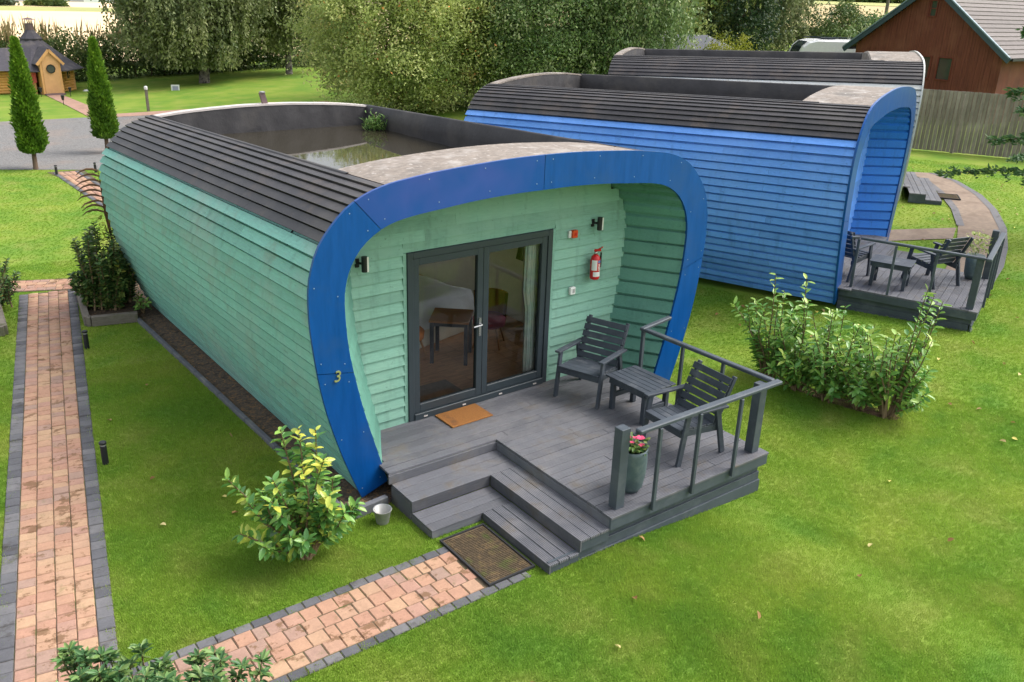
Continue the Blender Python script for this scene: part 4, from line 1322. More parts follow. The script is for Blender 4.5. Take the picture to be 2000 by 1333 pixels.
M('bollard_black', (0.018, 0.019, 0.022), 0.5, 0.1, spec=0.4)
def bollard(loc, label):
    t = thing('bollard_light', label, 'bollard', loc, 0, 'low black bollard lights')
    MB().lathe([(0.036, 0), (0.036, 0.235), (0.030, 0.24)], 16).build('column', MATS['bollard_black'], t)
    MB().lathe([(0.030, 0.241), (0.030, 0.262)], 14).build('lens', MATS['grey_plastic'], t)
    MB().lathe([(0.042, 0.262), (0.042, 0.285), (0.034, 0.292)], 16).build('cap', MATS['bollard_black'], t)
bollard((-3.125, 1.60, 0.0), 'nearest black bollard light on the grass beside the brick path')
bollard((-2.49, 5.42, 0.0), 'black bollard light in front of the timber planter')
bollard((-0.19, 19.65, 0.0), 'far black bollard light left of the path to the yard')
bollard((0.85, 19.6, 0.0), 'far black bollard light right of the path, close to the green cabin')


# ------------------------------------------------------------------ vegetation
M('bark_brown', (0.11, 0.075, 0.05), 0.9, 0.4, scale=(4, 4, 1), ns=6, bump=0.6)
M('bark_birch', (0.20, 0.175, 0.15), 0.85, 0.5, scale=(1, 1, 3), ns=5, bump=0.4, stain=((0.05, 0.045, 0.04), 5.0, 0.52, 0.6))
M('twig', (0.20, 0.14, 0.075), 0.8, 0.25, ns=9)
leaf_mat('laurel_leaf', [(0.0, (0.056, 0.163, 0.044)), (0.45, (0.131, 0.312, 0.069)), (0.72, (0.275, 0.450, 0.094)), (0.88, (0.537, 0.600, 0.106)), (1.0, (0.725, 0.575, 0.075))], 0.30, 0.25, 0.5)
leaf_mat('rhodo_leaf', [(0.0, (0.035, 0.095, 0.035)), (0.6, (0.085, 0.195, 0.060)), (0.85, (0.190, 0.290, 0.085)), (0.93, (0.46, 0.38, 0.06)), (1.0, (0.48, 0.22, 0.05))], 0.4, 0.15, 0.35)
leaf_mat('shrub_leaf', [(0.0, (0.029, 0.073, 0.019)), (0.6, (0.073, 0.154, 0.041)), (0.85, (0.194, 0.259, 0.065)), (0.93, (0.566, 0.535, 0.097)), (1.0, (0.648, 0.194, 0.032))], 0.4, 0.15, 0.4)
leaf_mat('birch_leaf', [(0.0, (0.112, 0.151, 0.062)), (0.5, (0.241, 0.280, 0.118)), (1.0, (0.437, 0.448, 0.224))], 0.5, 0.32, 0.3)
leaf_mat('rowan_leaf', [(0.0, (0.195, 0.266, 0.077)), (0.45, (0.407, 0.472, 0.147)), (0.86, (0.637, 0.661, 0.271)), (0.96, (0.708, 0.566, 0.236)), (1.0, (0.850, 0.330, 0.118))], 0.5, 0.32, 0.3)
leaf_mat('willow_leaf', [(0.0, (0.083, 0.158, 0.050)), (0.55, (0.211, 0.295, 0.101)), (1.0, (0.463, 0.505, 0.253))], 0.45, 0.25, 0.4)
leaf_mat('gold_leaf', [(0.0, (0.10, 0.13, 0.015)), (0.5, (0.24, 0.26, 0.025)), (1.0, (0.40, 0.36, 0.05))], 0.5, 0.3, 0.3)
leaf_mat('dark_leaf', [(0.0, (0.015, 0.036, 0.015)), (0.6, (0.042, 0.083, 0.030)), (1.0, (0.098, 0.143, 0.045))], 0.5, 0.2, 0.3)
leaf_mat('hedge_leaf', [(0.0, (0.043, 0.082, 0.023)), (0.6, (0.116, 0.174, 0.049)), (1.0, (0.292, 0.300, 0.098))], 0.5, 0.25, 0.3)
leaf_mat('straw_stem', [(0.0, (0.16, 0.14, 0.05)), (1.0, (0.46, 0.34, 0.17))], 0.7, 0.3, 0.2)
leaf_mat('thuja_spray', [(0.0, (0.047, 0.115, 0.011)), (0.5, (0.115, 0.236, 0.019)), (1.0, (0.257, 0.392, 0.038))], 0.55, 0.2, 0.3)
leaf_mat('needle', [(0.0, (0.031, 0.084, 0.031)), (0.6, (0.077, 0.168, 0.053)), (1.0, (0.196, 0.294, 0.084))], 0.5, 0.2, 0.3)
leaf_mat('far_leaf', [(0.0, (0.055, 0.085, 0.060)), (1.0, (0.13, 0.17, 0.10))], 0.7, 0.2, 0.2)
leaf_mat('fallen', [(0.0, (0.17, 0.08, 0.03)), (0.5, (0.40, 0.25, 0.10)), (0.8, (0.62, 0.52, 0.25)), (1.0, (0.70, 0.60, 0.12))], 0.7, 0.2, 0.2)


def unit(n):
    v = RNG.normal(size=(n, 3)); return v / np.linalg.norm(v, axis=1, keepdims=True)


def leaf_quads(name, P, D, ln, wd, mat, tint, parent):
    """cheap far leaves: one diamond quad each"""
    n = len(P); D = D / (np.linalg.norm(D, axis=1, keepdims=True) + 1e-9)
    r_ = unit(n); sd = np.cross(D, r_); sd /= np.linalg.norm(sd, axis=1, keepdims=True) + 1e-9
    ln = np.broadcast_to(np.asarray(ln, float), (n,))[:, None]; wd = np.broadcast_to(np.asarray(wd, float), (n,))[:, None]
    V = np.stack([P, P + D * ln * .5 + sd * wd * .5, P + D * ln, P + D * ln * .5 - sd * wd * .5], 1)
    F = np.arange(n * 4).reshape(n, 4)
    return link(name, np_mesh(name, V.reshape(-1, 3), F, mat, np.repeat(tint, 4)), parent)


def crown_points(n_clump, per, c, rad, clump_r, droop=0.0, shell=0.55, zmin=None):
    """leaf positions gathered into clumps inside an ellipsoid; light and dark clumps"""
    c = np.asarray(c, float); rad = np.asarray(rad, float)
    u = unit(n_clump); rr = shell + (1 - shell) * RNG.uniform(0, 1, n_clump) ** 0.6
    rr *= RNG.uniform(0.86, 1.12, n_clump)
    cc = c + u * rad * rr[:, None]
    k = np.repeat(np.arange(n_clump), per)
    cr = RNG.uniform(0.6, 1.3, n_clump) * clump_r
    off = RNG.normal(size=(len(k), 3)) * 0.5 * cr[k][:, None]
    off[:, 2] *= 0.75
    if droop:
        t = RNG.uniform(0, 1, len(k)) ** 1.2
        strand = RNG.integers(0, 9, len(k))
        so_ = RNG.normal(size=(n_clump, 9, 3)) * 0.5 * cr[:, None, None]
        off = so_[k, strand] * 1.1 + RNG.normal(size=(len(k), 3)) * 0.05
        off[:, 2] = off[:, 2] * 0.5 - t * droop * RNG.uniform(0.5, 1.2, (n_clump, 9))[k, strand]
    P = cc[k] + off
    bright = RNG.normal(0, 0.23, n_clump)[k]
    tint = np.clip(0.42 + bright + RNG.normal(0, 0.11, len(k)), 0, 0.94)
    tint = np.where(RNG.uniform(0, 1, len(k)) < 0.006, 1.0, tint)
    if zmin is not None:
        m = P[:, 2] > zmin; P, tint = P[m], tint[m]
    return P, tint


def limbs(parent, base, height, r0, n, spread, mat, lean=0.0, stems=1, start=0.3, mname='trunk'):
    mb = MB(); b = Vector(base)
    for s in range(stems):
        la = random.uniform(0, 6.28); tip = b + Vector((math.cos(la) * lean * height, math.sin(la) * lean * height, height))
        ns_ = 7; line = []
        for i in range(ns_):
            t = i / (ns_ - 1)
            line.append(b.lerp(tip, t) + Vector((random.uniform(-1, 1), random.uniform(-1, 1), 0)) * 0.03 * height * t * (1 - t) * 3)
        mb.tube(line, [r0 * (1.25 if i == 0 else 1) * (1 - 0.85 * i / (ns_ - 1)) for i in range(ns_)], 9)
        for k in range(n):
            t = start + (1 - start) * (k + random.random()) / n
            i = min(int(t * (ns_ - 1)), ns_ - 2); p = line[i].lerp(line[i + 1], t * (ns_ - 1) - i)
            a = random.uniform(0, 6.28); L = spread * random.uniform(0.5, 1.0) * (1.15 - 0.6 * t)
            q = p + Vector((math.cos(a) * L, math.sin(a) * L, L * random.uniform(0.15, 0.7)))
            m_ = p.lerp(q, 0.5) + Vector((0, 0, 0.1 * L))
            rb = r0 * (1 - 0.85 * t) * 0.55
            mb.tube([p, m_, q], [rb, rb * 0.6, rb * 0.2], 6)
    return mb.build(mname, mat, parent, smooth=True, fix=False)


def tree(name, label, cat, base, height, crown_c, rad, n_clump, per, clump_r, mat, leaf=(0.13, 0.075), droop=0.0, bark='bark_brown', r0=0.16, group=None, zmin=None, stems=1, shell=0.5, nb=14, cut=True):
    t = thing(name, label, cat, (base[0], base[1], hz(base[0], base[1])), 0, group)
    limbs(t, (0, 0, -0.05), height * 0.93, r0, nb, min(rad[0], rad[1]) * 0.85, MATS[bark], 0.05, stems)
    P, tint = crown_points(n_clump, per, crown_c, rad, clump_r, droop, shell, zmin)
    D = unit(len(P)) * 0.8 + np.array([0, 0, -0.9 if droop else -0.1])
    o = leaf_quads('crown', P, D, RNG.uniform(0.75, 1.3, len(P)) * leaf[0], RNG.uniform(0.75, 1.2, len(P)) * leaf[1], mat, tint, t)
    tag(o, kind='stuff')
    return t


TR = 'trees behind the cabins'
tree('birch_tree', 'big drooping birch on the far lawn left of the berry tree', 'tree', (11.25, 41.0), 10.5, (-0.45, 0, 5.6), (3.9, 3.2, 4.5), 420, 190, 0.75, MATS['birch_leaf'], (0.18, 0.10), 1.5, 'bark_birch', 0.24, TR, zmin=0.85)
tree('birch_tree', 'second birch with a slim bare trunk, right of the big drooping one', 'tree', (16.6, 42.1), 10.0, (0.2, 0, 5.9), (2.6, 2.6, 4.2), 300, 170, 0.7, MATS['birch_leaf'], (0.18, 0.10), 1.4, 'bark_birch', 0.17, TR, zmin=1.3)
tree('birch_tree', 'shaded birch behind the two drooping birches', 'tree', (13.6, 46.5), 10.5, (0, 0, 6.2), (3.0, 2.6, 4.6), 260, 130, 0.9, MATS['hedge_leaf'], (0.2, 0.11), 1.2, 'bark_brown', 0.18, TR, zmin=1.0)
tree('rowan_tree', 'broad yellowish green berry tree behind the roof of the green cabin', 'tree', (14.3, 25.2), 7.2, (0.3, 0, 3.7), (4.6, 3.6, 4.1), 900, 125, 0.66, MATS['rowan_leaf'], (0.13, 0.070), 0.0, 'bark_brown', 0.13, TR, zmin=0.15, stems=4, shell=0.45)
tree('willow_tree', 'grey green bushy tree behind the rear of the blue cabin', 'tree', (19.6, 22.4), 8.0, (0, 0, 3.6), (2.9, 2.9, 4.0), 560, 120, 0.75, MATS['willow_leaf'], (0.13, 0.075), 0.0, 'bark_brown', 0.15, TR, zmin=0.2, stems=2)
tree('willow_tree', 'tall drooping grey green tree above the rear of the farthest cabin', 'tree', (22.9, 20.6), 11, (0, 0, 5.4), (2.5, 2.5, 5.0), 400, 150, 0.75, MATS['willow_leaf'], (0.15, 0.075), 1.5, 'bark_birch', 0.18, TR, zmin=0.6)
tree('willow_tree', 'tall shaded tree between the berry tree and the grey green ones', 'tree', (19.5, 27.5), 12, (0, 0, 6.0), (3.6, 3.0, 5.6), 420, 120, 1.0, MATS['willow_leaf'], (0.18, 0.1), 0.6, 'bark_brown', 0.2, TR, zmin=0.4)
tree('lime_tree', 'yellow green tree behind the grey roof', 'tree', (31.0, 24.3), 9.5, (0, 0, 5.4), (3.4, 3.0, 4.6), 360, 120, 0.9, MATS['rowan_leaf'], (0.16, 0.09), 0.5, 'bark_brown', 0.2, TR, zmin=0.5)
tree('dark_evergreen', 'dark evergreen just right of the grey roof peak', 'tree', (31.6, 22.0), 8.0, (0, 0, 4.0), (1.9, 1.9, 4.0), 200, 90, 0.6, MATS['dark_leaf'], (0.17, 0.09), 0.0, 'bark_brown', 0.2, TR, zmin=0.3)
tree('willow_tree', 'large olive drooping tree behind the white motorhome', 'tree', (43.5, 30.7), 13, (0, 0, 6.6), (4.3, 3.6, 6.2), 520, 150, 1.0, MATS['birch_leaf'], (0.22, 0.11), 1.5, 'bark_birch', 0.2, TR, zmin=0.4)
tree('gold_bush', 'bright yellow green bush beside the grey roof', 'bush', (24.1, 15.8), 2.8, (0, 0, 2.0), (1.35, 1.2, 1.35), 110, 90, 0.35, MATS['gold_leaf'], (0.09, 0.05), 0.0, 'bark_brown', 0.06, None, zmin=0.1, stems=3)
tree('field_bush', 'olive bush beyond the motorhome, left of the brown house', 'bush', (47.5, 26.5), 3.6, (0, 0, 1.9), (3.2, 2.6, 2.3), 150, 80, 0.6, MATS['hedge_leaf'], (0.2, 0.1), 0.0, 'bark_brown', 0.08, None, stems=3)
tree('field_bush', 'lower green bush touching the left eave of the brown house', 'bush', (47.0, 24.0), 3.4, (0, 0, 1.8), (2.6, 2.2, 2.2), 130, 80, 0.6, MATS['willow_leaf'], (0.2, 0.1), 0.0, 'bark_brown', 0.08, None, stems=3)

tree('field_bush', 'shaded bush just left of the motorhome nose', 'bush', (37.6, 27.4), 4.0, (0, 0, 2.2), (2.6, 2.0, 2.4), 150, 80, 0.6, MATS['hedge_leaf'], (0.2, 0.1), 0.0, 'bark_brown', 0.08, None, stems=3)

# hedge along the far lawn with straw stems above it
hg = thing('boundary_hedge', 'long dark hedge with straw coloured stems along the far lawn', 'hedge', (8, 46.5, 0))
nC = 1100
cc = np.stack([RNG.uniform(-18, 16, nC), RNG.uniform(-1.0, 1.2, nC), RNG.uniform(0.15, 2.35, nC) ** 1.0], -1)
k = np.repeat(np.arange(nC), 45)
P = cc[k] + RNG.normal(size=(len(k), 3)) * 0.28
P[:, 2] = np.abs(P[:, 2])
tag(leaf_quads('foliage', P, unit(len(P)), RNG.uniform(0.14, 0.24, len(P)), 0.10, MATS['hedge_leaf'], np.clip(0.42 + RNG.normal(0, .15, nC)[k] + RNG.normal(0, .15, len(k)), 0, 1), hg), kind='stuff')
n = 2600
tuft = RNG.uniform(-18, 16, 170)
P = np.stack([tuft[RNG.integers(0, 170, n)] + RNG.normal(0, 0.22, n), RNG.uniform(-0.9, 1.1, n), RNG.uniform(1.6, 2.5, n)], -1)
D = np.stack([RNG.normal(0, .18, n), RNG.normal(0, .18, n), np.ones(n)], -1)
tag(leaf_quads('tall_stems', P, D, RNG.uniform(0.5, 1.25, n), 0.07, MATS['straw_stem'], RNG.uniform(0, 1, n), hg), kind='stuff')
wm = MB()
for x in np.arange(-18, 16, 0.8): wm.tube([(x, random.uniform(-.4, .5), 0), (x + random.uniform(-.3, .3), 0, 1.6)], [0.06, 0.03], 5)
wm.build('stems', MATS['bark_brown'], hg, fix=False)


# two clipped columnar conifers
def cypress(loc, h, r_, label):
    t = thing('columnar_cypress', label, 'tree', loc, 0, 'columnar cypresses by the yard')
    MB().tube([(0, 0, -0.02), (0.01, 0, 0.5), (0, 0.01, h * 0.7)], [0.075, 0.06, 0.02], 9).build('trunk', MATS['bark_brown'], t, smooth=True, fix=False)
    n = 15000
    z = RNG.uniform(0, 1, n) ** 1.25
    prof = np.interp(z, [0, 0.04, 0.15, 0.35, 0.6, 0.8, 0.93, 1.0], [0.62, 0.93, 1.0, 0.90, 0.68, 0.42, 0.18, 0.03]) * r_
    th = RNG.uniform(0, 6.283, n)
    lump = 1 + 0.10 * np.sin(th * 3 + z * 17) + 0.08 * np.sin(th * 5 - z * 31) + RNG.normal(0, 0.10, n)
    rr = prof * lump * np.sqrt(RNG.uniform(0.35, 1, n))
    P = np.stack([rr * np.cos(th), rr * np.sin(th), 0.48 + z * (h - 0.5)], -1)
    D = np.stack([np.cos(th) * 0.55, np.sin(th) * 0.55, np.full(n, 0.8)], -1) + RNG.normal(0, .25, (n, 3))
    tint = np.clip(0.30 + 0.25 * np.sin(th * 3 + z * 17) * 0.6 + 0.30 * z + RNG.normal(0, .16, n), 0, 1)
    tag(leaf_quads('crown', P, D, RNG.uniform(0.06, 0.17, n), 0.055, MATS['thuja_spray'], tint, t), kind='stuff')
cypress((-0.53, 20.82, 0), 3.66, 0.34, 'left of the two slim clipped cypresses at the gravel yard')
cypress((1.94, 22.78, 0), 3.55, 0.33, 'right of the two slim cypresses, next to the corner of the green cabin')

# the pine reaching in from the right
pn = thing('pine_tree', 'pine whose drooping branches reach in at the right edge', 'tree', (16.22, -0.62, hz(16.2, -0.6)), 0)
mb = MB(); mb.tube([(0, 0, -0.05), (0.05, 0, 3), (0, 0.05, 6.5), (0, 0, 9)], [0.2, 0.16, 0.09, 0.02], 10)
PP, DD = [], []
view = Vector((CAMX - 17.2, CAMY + 1.2, 0)).normalized(); side = Vector((-view.y, view.x, 0))
for k in range(46):
    z = 1.2 + 6.6 * k / 46 + random.uniform(-.1, .1)
    a = k * 2.4 + random.uniform(-.3, .3); L = (2.9 - 0.28 * z) * random.uniform(0.75, 1.1)
    p0 = Vector((0, 0, z)); tip = Vector((math.cos(a) * L, math.sin(a) * L, z - 0.10 * L + 0.1))
    mid = p0.lerp(tip, 0.5) + Vector((0, 0, 0.12))
    mb.tube([p0, mid, tip], [0.035, 0.022, 0.006], 5)
    for j in range(26):
        t = 0.25 + 0.75 * j / 25
        q = (p0.lerp(mid, t * 2) if t < .5 else mid.lerp(tip, t * 2 - 1))
        tw = Vector((random.gauss(0, .16), random.gauss(0, .16), random.gauss(-0.04, .09))) * (1.2 - 0.5 * t)
        for _ in range(20):
            f = random.random()
            PP.append(tuple(q + tw * f + Vector((random.gauss(0, .03), random.gauss(0, .03), random.gauss(0, .025)))))
            DD.append((math.cos(a) + random.gauss(0, .5), math.sin(a) + random.gauss(0, .5), random.gauss(0.15, .4)))
mb.build('trunk', MATS['bark_brown'], pn, smooth=True, fix=False)
PP, DD = np.array(PP), np.array(DD)
tag(leaf_quads('crown', PP, DD, RNG.uniform(0.08, 0.15, len(PP)), 0.045, MATS['needle'], np.clip(RNG.normal(.5, .22, len(PP)), 0, 1), pn), kind='stuff')

# far trees and hedges out in the fields
fa = 'trees and hedges out in the fields'
def far_clump(name, label, az, d, w, h, n_clump, mat, dep=4.0, group=fa):
    x, y = CAMX + math.sin(R(az)) * d, CAMY + math.cos(R(az)) * d
    t = thing(name, label, 'tree' if 'tree' in name else 'hedge', (x, y, hz(x, y)), -R(az), group)
    P, tint = crown_points(n_clump, 36, (0, 0, h * 0.5), (w / 2, dep / 2, h * 0.5), min(h, w) * 0.28, 0, 0.3, 0.02)
    tag(leaf_quads('crown', P, unit(len(P)), 0.011 * d ** 0.9 * 0.6, 0.007 * d ** 0.9 * 0.6, mat, tint, t), kind='stuff')
    MB().tube([(0, 0, 0), (0, 0, h * 0.6)], [0.2, 0.1], 6).build('trunk', MATS['bark_brown'], t, fix=False)
far_clump('far_tree_group', 'dark rounded clump of trees in the fields above the timber hut', 7.9, 186, 4.6, 2.6, 60, MATS['far_leaf'], 5)
far_clump('far_hedge', 'low green field hedge right of the dark clump', 10.2, 187, 7, 1.4, 60, MATS['hedge_leaf'])
far_clump('far_hedge', 'broken brownish hedge line in front of the white tunnels', 15.0, 188, 12, 0.9, 60, MATS['hedge_leaf'])
far_clump('far_hedge', 'rounded bush in the field hedge near the left birch', 16.2, 186, 3.2, 1.8, 30, MATS['far_leaf'])
far_clump('far_hedge', 'field hedge at the extreme left edge', 5.0, 190, 8, 1.2, 40, MATS['far_leaf'])
far_clump('far_hedge', 'dark hedge across the hill left of the brown house', 57.0, 216, 26, 2.4, 110, MATS['hedge_leaf'])
far_clump('far_tree_group', 'tree clump on the hill above the motorhome', 56.0, 300, 18, 4.5, 60, MATS['far_leaf'])
far_clump('far_tree_group', 'smaller tree clump on the hill beside the pole', 58.6, 300, 9, 4.0, 40, MATS['far_leaf'])
far_clump('far_tree_group', 'wooded strip closing the far field at upper left', 13.0, 430, 95, 7, 160, MATS['far_leaf'], 12)


# ------------------------------------------------------------------ shrubs close by, leaf by leaf
def leaf_shape(name, mat, ln, wd, tint, curl=0.12):
    ys = [0, 0.12, 0.35, 0.62, 0.85, 1.0]; ws = [0.04, 0.55, 1.0, 0.92, 0.5, 0.02]
    vs = []
    for y, w in zip(ys, ws):
        z = -curl * y * y * ln
        vs += [(-w * wd / 2, y * ln, z + w * wd * 0.16), (0, y * ln, z), (w * wd / 2, y * ln, z + w * wd * 0.16)]
    fs = []
    for i in range(5):
        a = i * 3
        fs += [(a, a + 1, a + 4, a + 3), (a + 1, a + 2, a + 5, a + 4)]
    return np_mesh(name, vs, fs, mat, [tint] * len(vs), smooth=True)


def shrub(name, label, loc, stems, mat, ln, wd, tints, group=None, limit=300, per=22, start=0.35, whorl=False, twig='twig', jit=1.0, rs=0.012, stub=None):
    """stems: list of polylines (local). leaves set along the upper stems; the nearest ones are single leaves"""
    t = thing(name, label, 'shrub', loc, 0, group)
    mb = MB(); L = []
    for line in stems:
        line = [Vector(p) for p in line]
        m_ = len(line)
        mb.tube(line, [rs * (1.25 - 1.0 * i / (m_ - 1)) + 0.002 for i in range(m_)], 6)
        for k in range(per):
            f = start + (1 - start) * (k + random.random() * 0.8) / per
            if whorl: f = 1 - 0.10 * random.random() if k % 3 else f
            f = min(f, 0.999)
            i = min(int(f * (m_ - 1)), m_ - 2)
            p = line[i].lerp(line[i + 1], f * (m_ - 1) - i)
            ax = (line[i + 1] - line[i]).normalized()
            a = k * 2.4 + random.uniform(-.5, .5)
            s1 = ax.orthogonal().normalized(); s2 = ax.cross(s1)
            out = s1 * math.cos(a) + s2 * math.sin(a)
            d = (out * random.uniform(0.7, 1.1) + ax * random.uniform(0.2, 0.9)).normalized()
            d.z -= random.uniform(0, 0.25) * jit
            L.append((p, d.normalized(), f))
    mb.build('stems', MATS[twig], t, smooth=True, fix=False)
    meshes = [leaf_shape('leaf', mat, ln * s_, wd * s_, tn, c) for tn in tints for s_, c in ((1.0, 0.10), (0.62, 0.22), (1.15, 0.16))]
    cl_ = Vector(cam.location) - Vector(loc)
    L.sort(key=lambda q: (q[0] - cl_).length)
    pv, pd, pt, pl = [], [], [], []
    for i, (p, d, f) in enumerate(L):
        young = (f > 0.84 and p.z > (0.5 if ln > 0.1 else 0.2) and random.random() < (0.75 if p.z > 1.0 else 0.25))
        me = random.choice(meshes[-6:] if young and len(tints) > 3 else meshes[:max(6, len(meshes) - 6)])
        z = (Vector((0, 0, 1)) + Vector((random.gauss(0, .35), random.gauss(0, .35), 0)))
        y = d; x = y.cross(z).normalized(); z = x.cross(y)
        if i < limit:
            o = link('leaf', me, t)
            o.matrix_local = Matrix(((x.x, y.x, z.x, p.x), (x.y, y.y, z.y, p.y), (x.z, y.z, z.z, p.z), (0, 0, 0, 1)))
        else:
            pv.append(tuple(p)); pd.append(tuple(d)); pl.append(ln * random.uniform(.75, 1.2)); pt.append(random.choice(tints[:max(2, len(tints) - 1)]))
    if pv:
        tag(leaves('inner_leaves', pv, pd, np.array(pl), np.array(pl) * wd / ln, mat, np.array(pt), t, curl=0.12), kind='stuff')
    return t


def fan_stems(n, h, sp, base_r=0.06, bend=0.25, h_jit=0.3, cx=0, cy=0):
    out = []
    for k in range(n):
        a = random.uniform(0, 6.283); rr = sp * math.sqrt(random.random()); hh = h * random.uniform(1 - h_jit, 1.0) * (1 - 0.25 * (rr / max(sp, 1e-6)) ** 2)
        b = Vector((math.cos(a) * base_r * random.random() + cx, math.sin(a) * base_r * random.random() + cy, -0.02))
        tip = Vector((math.cos(a) * rr + cx, math.sin(a) * rr + cy, hh))
        m1 = b.lerp(tip, 0.33) + Vector((-math.cos(a), -math.sin(a), 0)) * bend * rr * 0.35
        m2 = b.lerp(tip, 0.68) + Vector((random.gauss(0, .03), random.gauss(0, .03), 0))
        out.append([b, m1, m2, tip])
    return out


st = fan_stems(30, 1.22, 0.52, 0.05, 0.35, 0.6)
st += [[(0, 0, 0), (-0.20, 0.12, 0.35), (-0.40, 0.28, 0.62), (-0.58, 0.42, 0.88)], [(0, 0, 0), (-0.24, 0.0, 0.22), (-0.46, 0.02, 0.36), (-0.62, 0.06, 0.48)],
       [(0, 0, 0), (0.0, 0.10, 0.5), (-0.02, 0.22, 0.9), (-0.06, 0.32, 1.30)], [(0, 0, 0), (0.1, 0.02, 0.45), (0.18, 0.06, 0.85), (0.22, 0.14, 1.30)], [(0, 0, 0), (0.04, 0.08, 0.5), (0.08, 0.16, 0.95), (0.08, 0.22, 1.32)], [(0, 0, 0), (0.14, -0.05, 0.3), (0.26, -0.06, 0.6), (0.30, -0.02, 0.82)]]
shrub('laurel_bush', 'laurel with yellowing top leaves on the grass beside the blue ring', (-1.96, -1.40, 0.0), st, MATS['laurel_leaf'], 0.115, 0.049, [0.12, 0.3, 0.45, 0.58, 0.70, 0.87, 0.92], limit=300, per=40, start=0.40)

LG = 'laurels planted in a row between the cabins'
lspec = [((5.72, -1.00), 1.30, 0.34, 'slim leftmost laurel of the row, in front of the blue boards'), ((5.75, -1.50), 1.30, 0.42, 'second laurel of the row, with a tall bare shoot'),
         ((5.82, -1.98), 1.35, 0.46, 'third laurel of the row, before the corner of the blue deck'), ((5.92, -2.40), 1.30, 0.46, 'fourth laurel of the row, bushy down to the soil'),
         ((6.02, -2.80), 1.55, 0.46, 'tall nearest laurel of the row with leaning stems')]
for q, ((lx, ly), hh, sp, lab) in enumerate(lspec):
    st = fan_stems(26, hh * 1.1, sp * 1.3, 0.12, 0.2, 0.7)
    if q == 1: st.append([(0, 0, 0), (0.05, 0.05, .6), (0.04, 0.12, 1.2), (0.02, 0.15, 1.68)])
    if q == 0: st += [[(0, 0, 0), (-0.05, 0.05, .6), (0.0, 0.1, 1.1), (-0.02, 0.12, 1.62)], [(0, 0, 0), (-.1, .2, .5), (-.2, .42, .85), (-.26, .62, 1.05)]]
    if q == 4: st += [[(0, 0, 0), (0.1, -0.05, .7), (0.16, -0.12, 1.3), (0.2, -0.18, 1.78)], [(0, 0, 0), (0.12, -0.15, .6), (0.22, -0.22, 1.2), (0.26, -0.28, 1.72)], [(0, 0, 0), (0.06, -0.05, .7), (0.12, -0.06, 1.3), (0.16, -0.1, 1.85)]]
    shrub('laurel_bush', lab, (lx, ly, hz(lx, ly)), st, MATS['laurel_leaf'], 0.125, 0.052, [0.35, 0.5, 0.6, 0.68, 0.74, 0.80], LG, limit=120, per=30, start=0.26)
M('mulch', (0.13, 0.075, 0.045), 0.95, 0.5, ns=24, world=True, bump=0.8, bdist=0.03, stain=((0.20, 0.22, 0.05), 4.0, 0.52, 0.66))
mu = sheet('mulch_strip', [(5.66, -1.2), (5.68, -1.5), (5.74, -2.1), (5.88, -2.75), (5.98, -2.95)], [(5.80, -1.2), (5.88, -1.5), (5.98, -2.1), (6.13, -2.75), (6.08, -2.95)], MATS['mulch'], 0.012)

st = []
for k in range(130):
    bx_, by_ = random.uniform(-0.74, 0.72), random.uniform(-0.30, 0.36)
    hh = random.uniform(0.36, 0.66)
    st.append([(bx_ * 0.5, by_ * 0.5, 0), (bx_ * 0.8, by_ * 0.8, hh * 0.45), (bx_, by_, hh * 0.8), (bx_ * 1.03, by_ * 1.03, hh)])
rh = shrub('rhododendron_bush', 'low rhododendron with whorled leaves at the bottom edge, between the two brick paths', (-3.80, -2.96, 0.0), st, MATS['rhodo_leaf'], 0.088, 0.028, [0.2, 0.4, 0.55, 0.7, 0.8, 0.84, 0.92], limit=300, per=24, start=0.25, whorl=True, rs=0.008)
rh.rotation_euler.z = -0.62

st = fan_stems(70, 1.55, 0.62, 0.42, 0.2, 0.7)
shrub('dark_shrub', 'dense dark shrub in the timber planter at the cabin corner', (-1.76, 7.05, 0.1), st, MATS['shrub_leaf'], 0.095, 0.046, [0.1, 0.3, 0.5, 0.65, 0.8, 0.85, 0.92], None, limit=150, per=95, start=0.05)
bd = thing('buddleia', 'brown arching flower spikes rising behind the dark shrub', 'shrub', (-1.50, 7.25, 0.1))
mb = MB()
for k in range(9):
    a = math.pi * (0.75 + 0.35 * random.random()); z0 = 1.55 + k * 0.085
    mb.tube([(0, 0, 0.2), (-0.05, 0, z0 * 0.7), (-0.1, 0.02, z0)], [0.012, 0.009, 0.006], 5)
    q = [(-0.1, 0.02, z0)]
    for j in range(1, 5): q.append((-0.1 - 0.09 * j * random.uniform(.8, 1.1), 0.02 + 0.03 * math.sin(a * 3) * j, z0 + 0.05 * j - 0.016 * j * j))
    mb.tube(q, [0.012, 0.02, 0.018, 0.013, 0.004], 6)
M('dry_spike', (0.15, 0.085, 0.05), 0.9, 0.3, ns=20)
mb.build('flower_spikes', MATS['dry_spike'], bd, fix=False)
n = 160; P = np.stack([RNG.normal(-0.05, .16, n), RNG.normal(0, .16, n), RNG.uniform(0.5, 1.7, n)], -1)
tag(leaves('foliage', P, unit(n) + [0, 0, -.3], RNG.uniform(.09, .15, n), 0.03, MATS['gold_leaf'], RNG.uniform(0, .7, n), bd), kind='stuff')
st = fan_stems(44, 0.95, 0.55, 0.4, 0.2, 0.6)
shrub('red_tipped_shrub', 'rounded shrub with reddish tips cut by the left edge', (-3.45, 8.0, 0.08), st, MATS['shrub_leaf'], 0.075, 0.034, [0.2, 0.45, 0.6, 0.8, 0.97], None, limit=100, per=50, start=0.08)
st = fan_stems(8, 0.34, 0.2, 0.05, 0.2, 0.4)
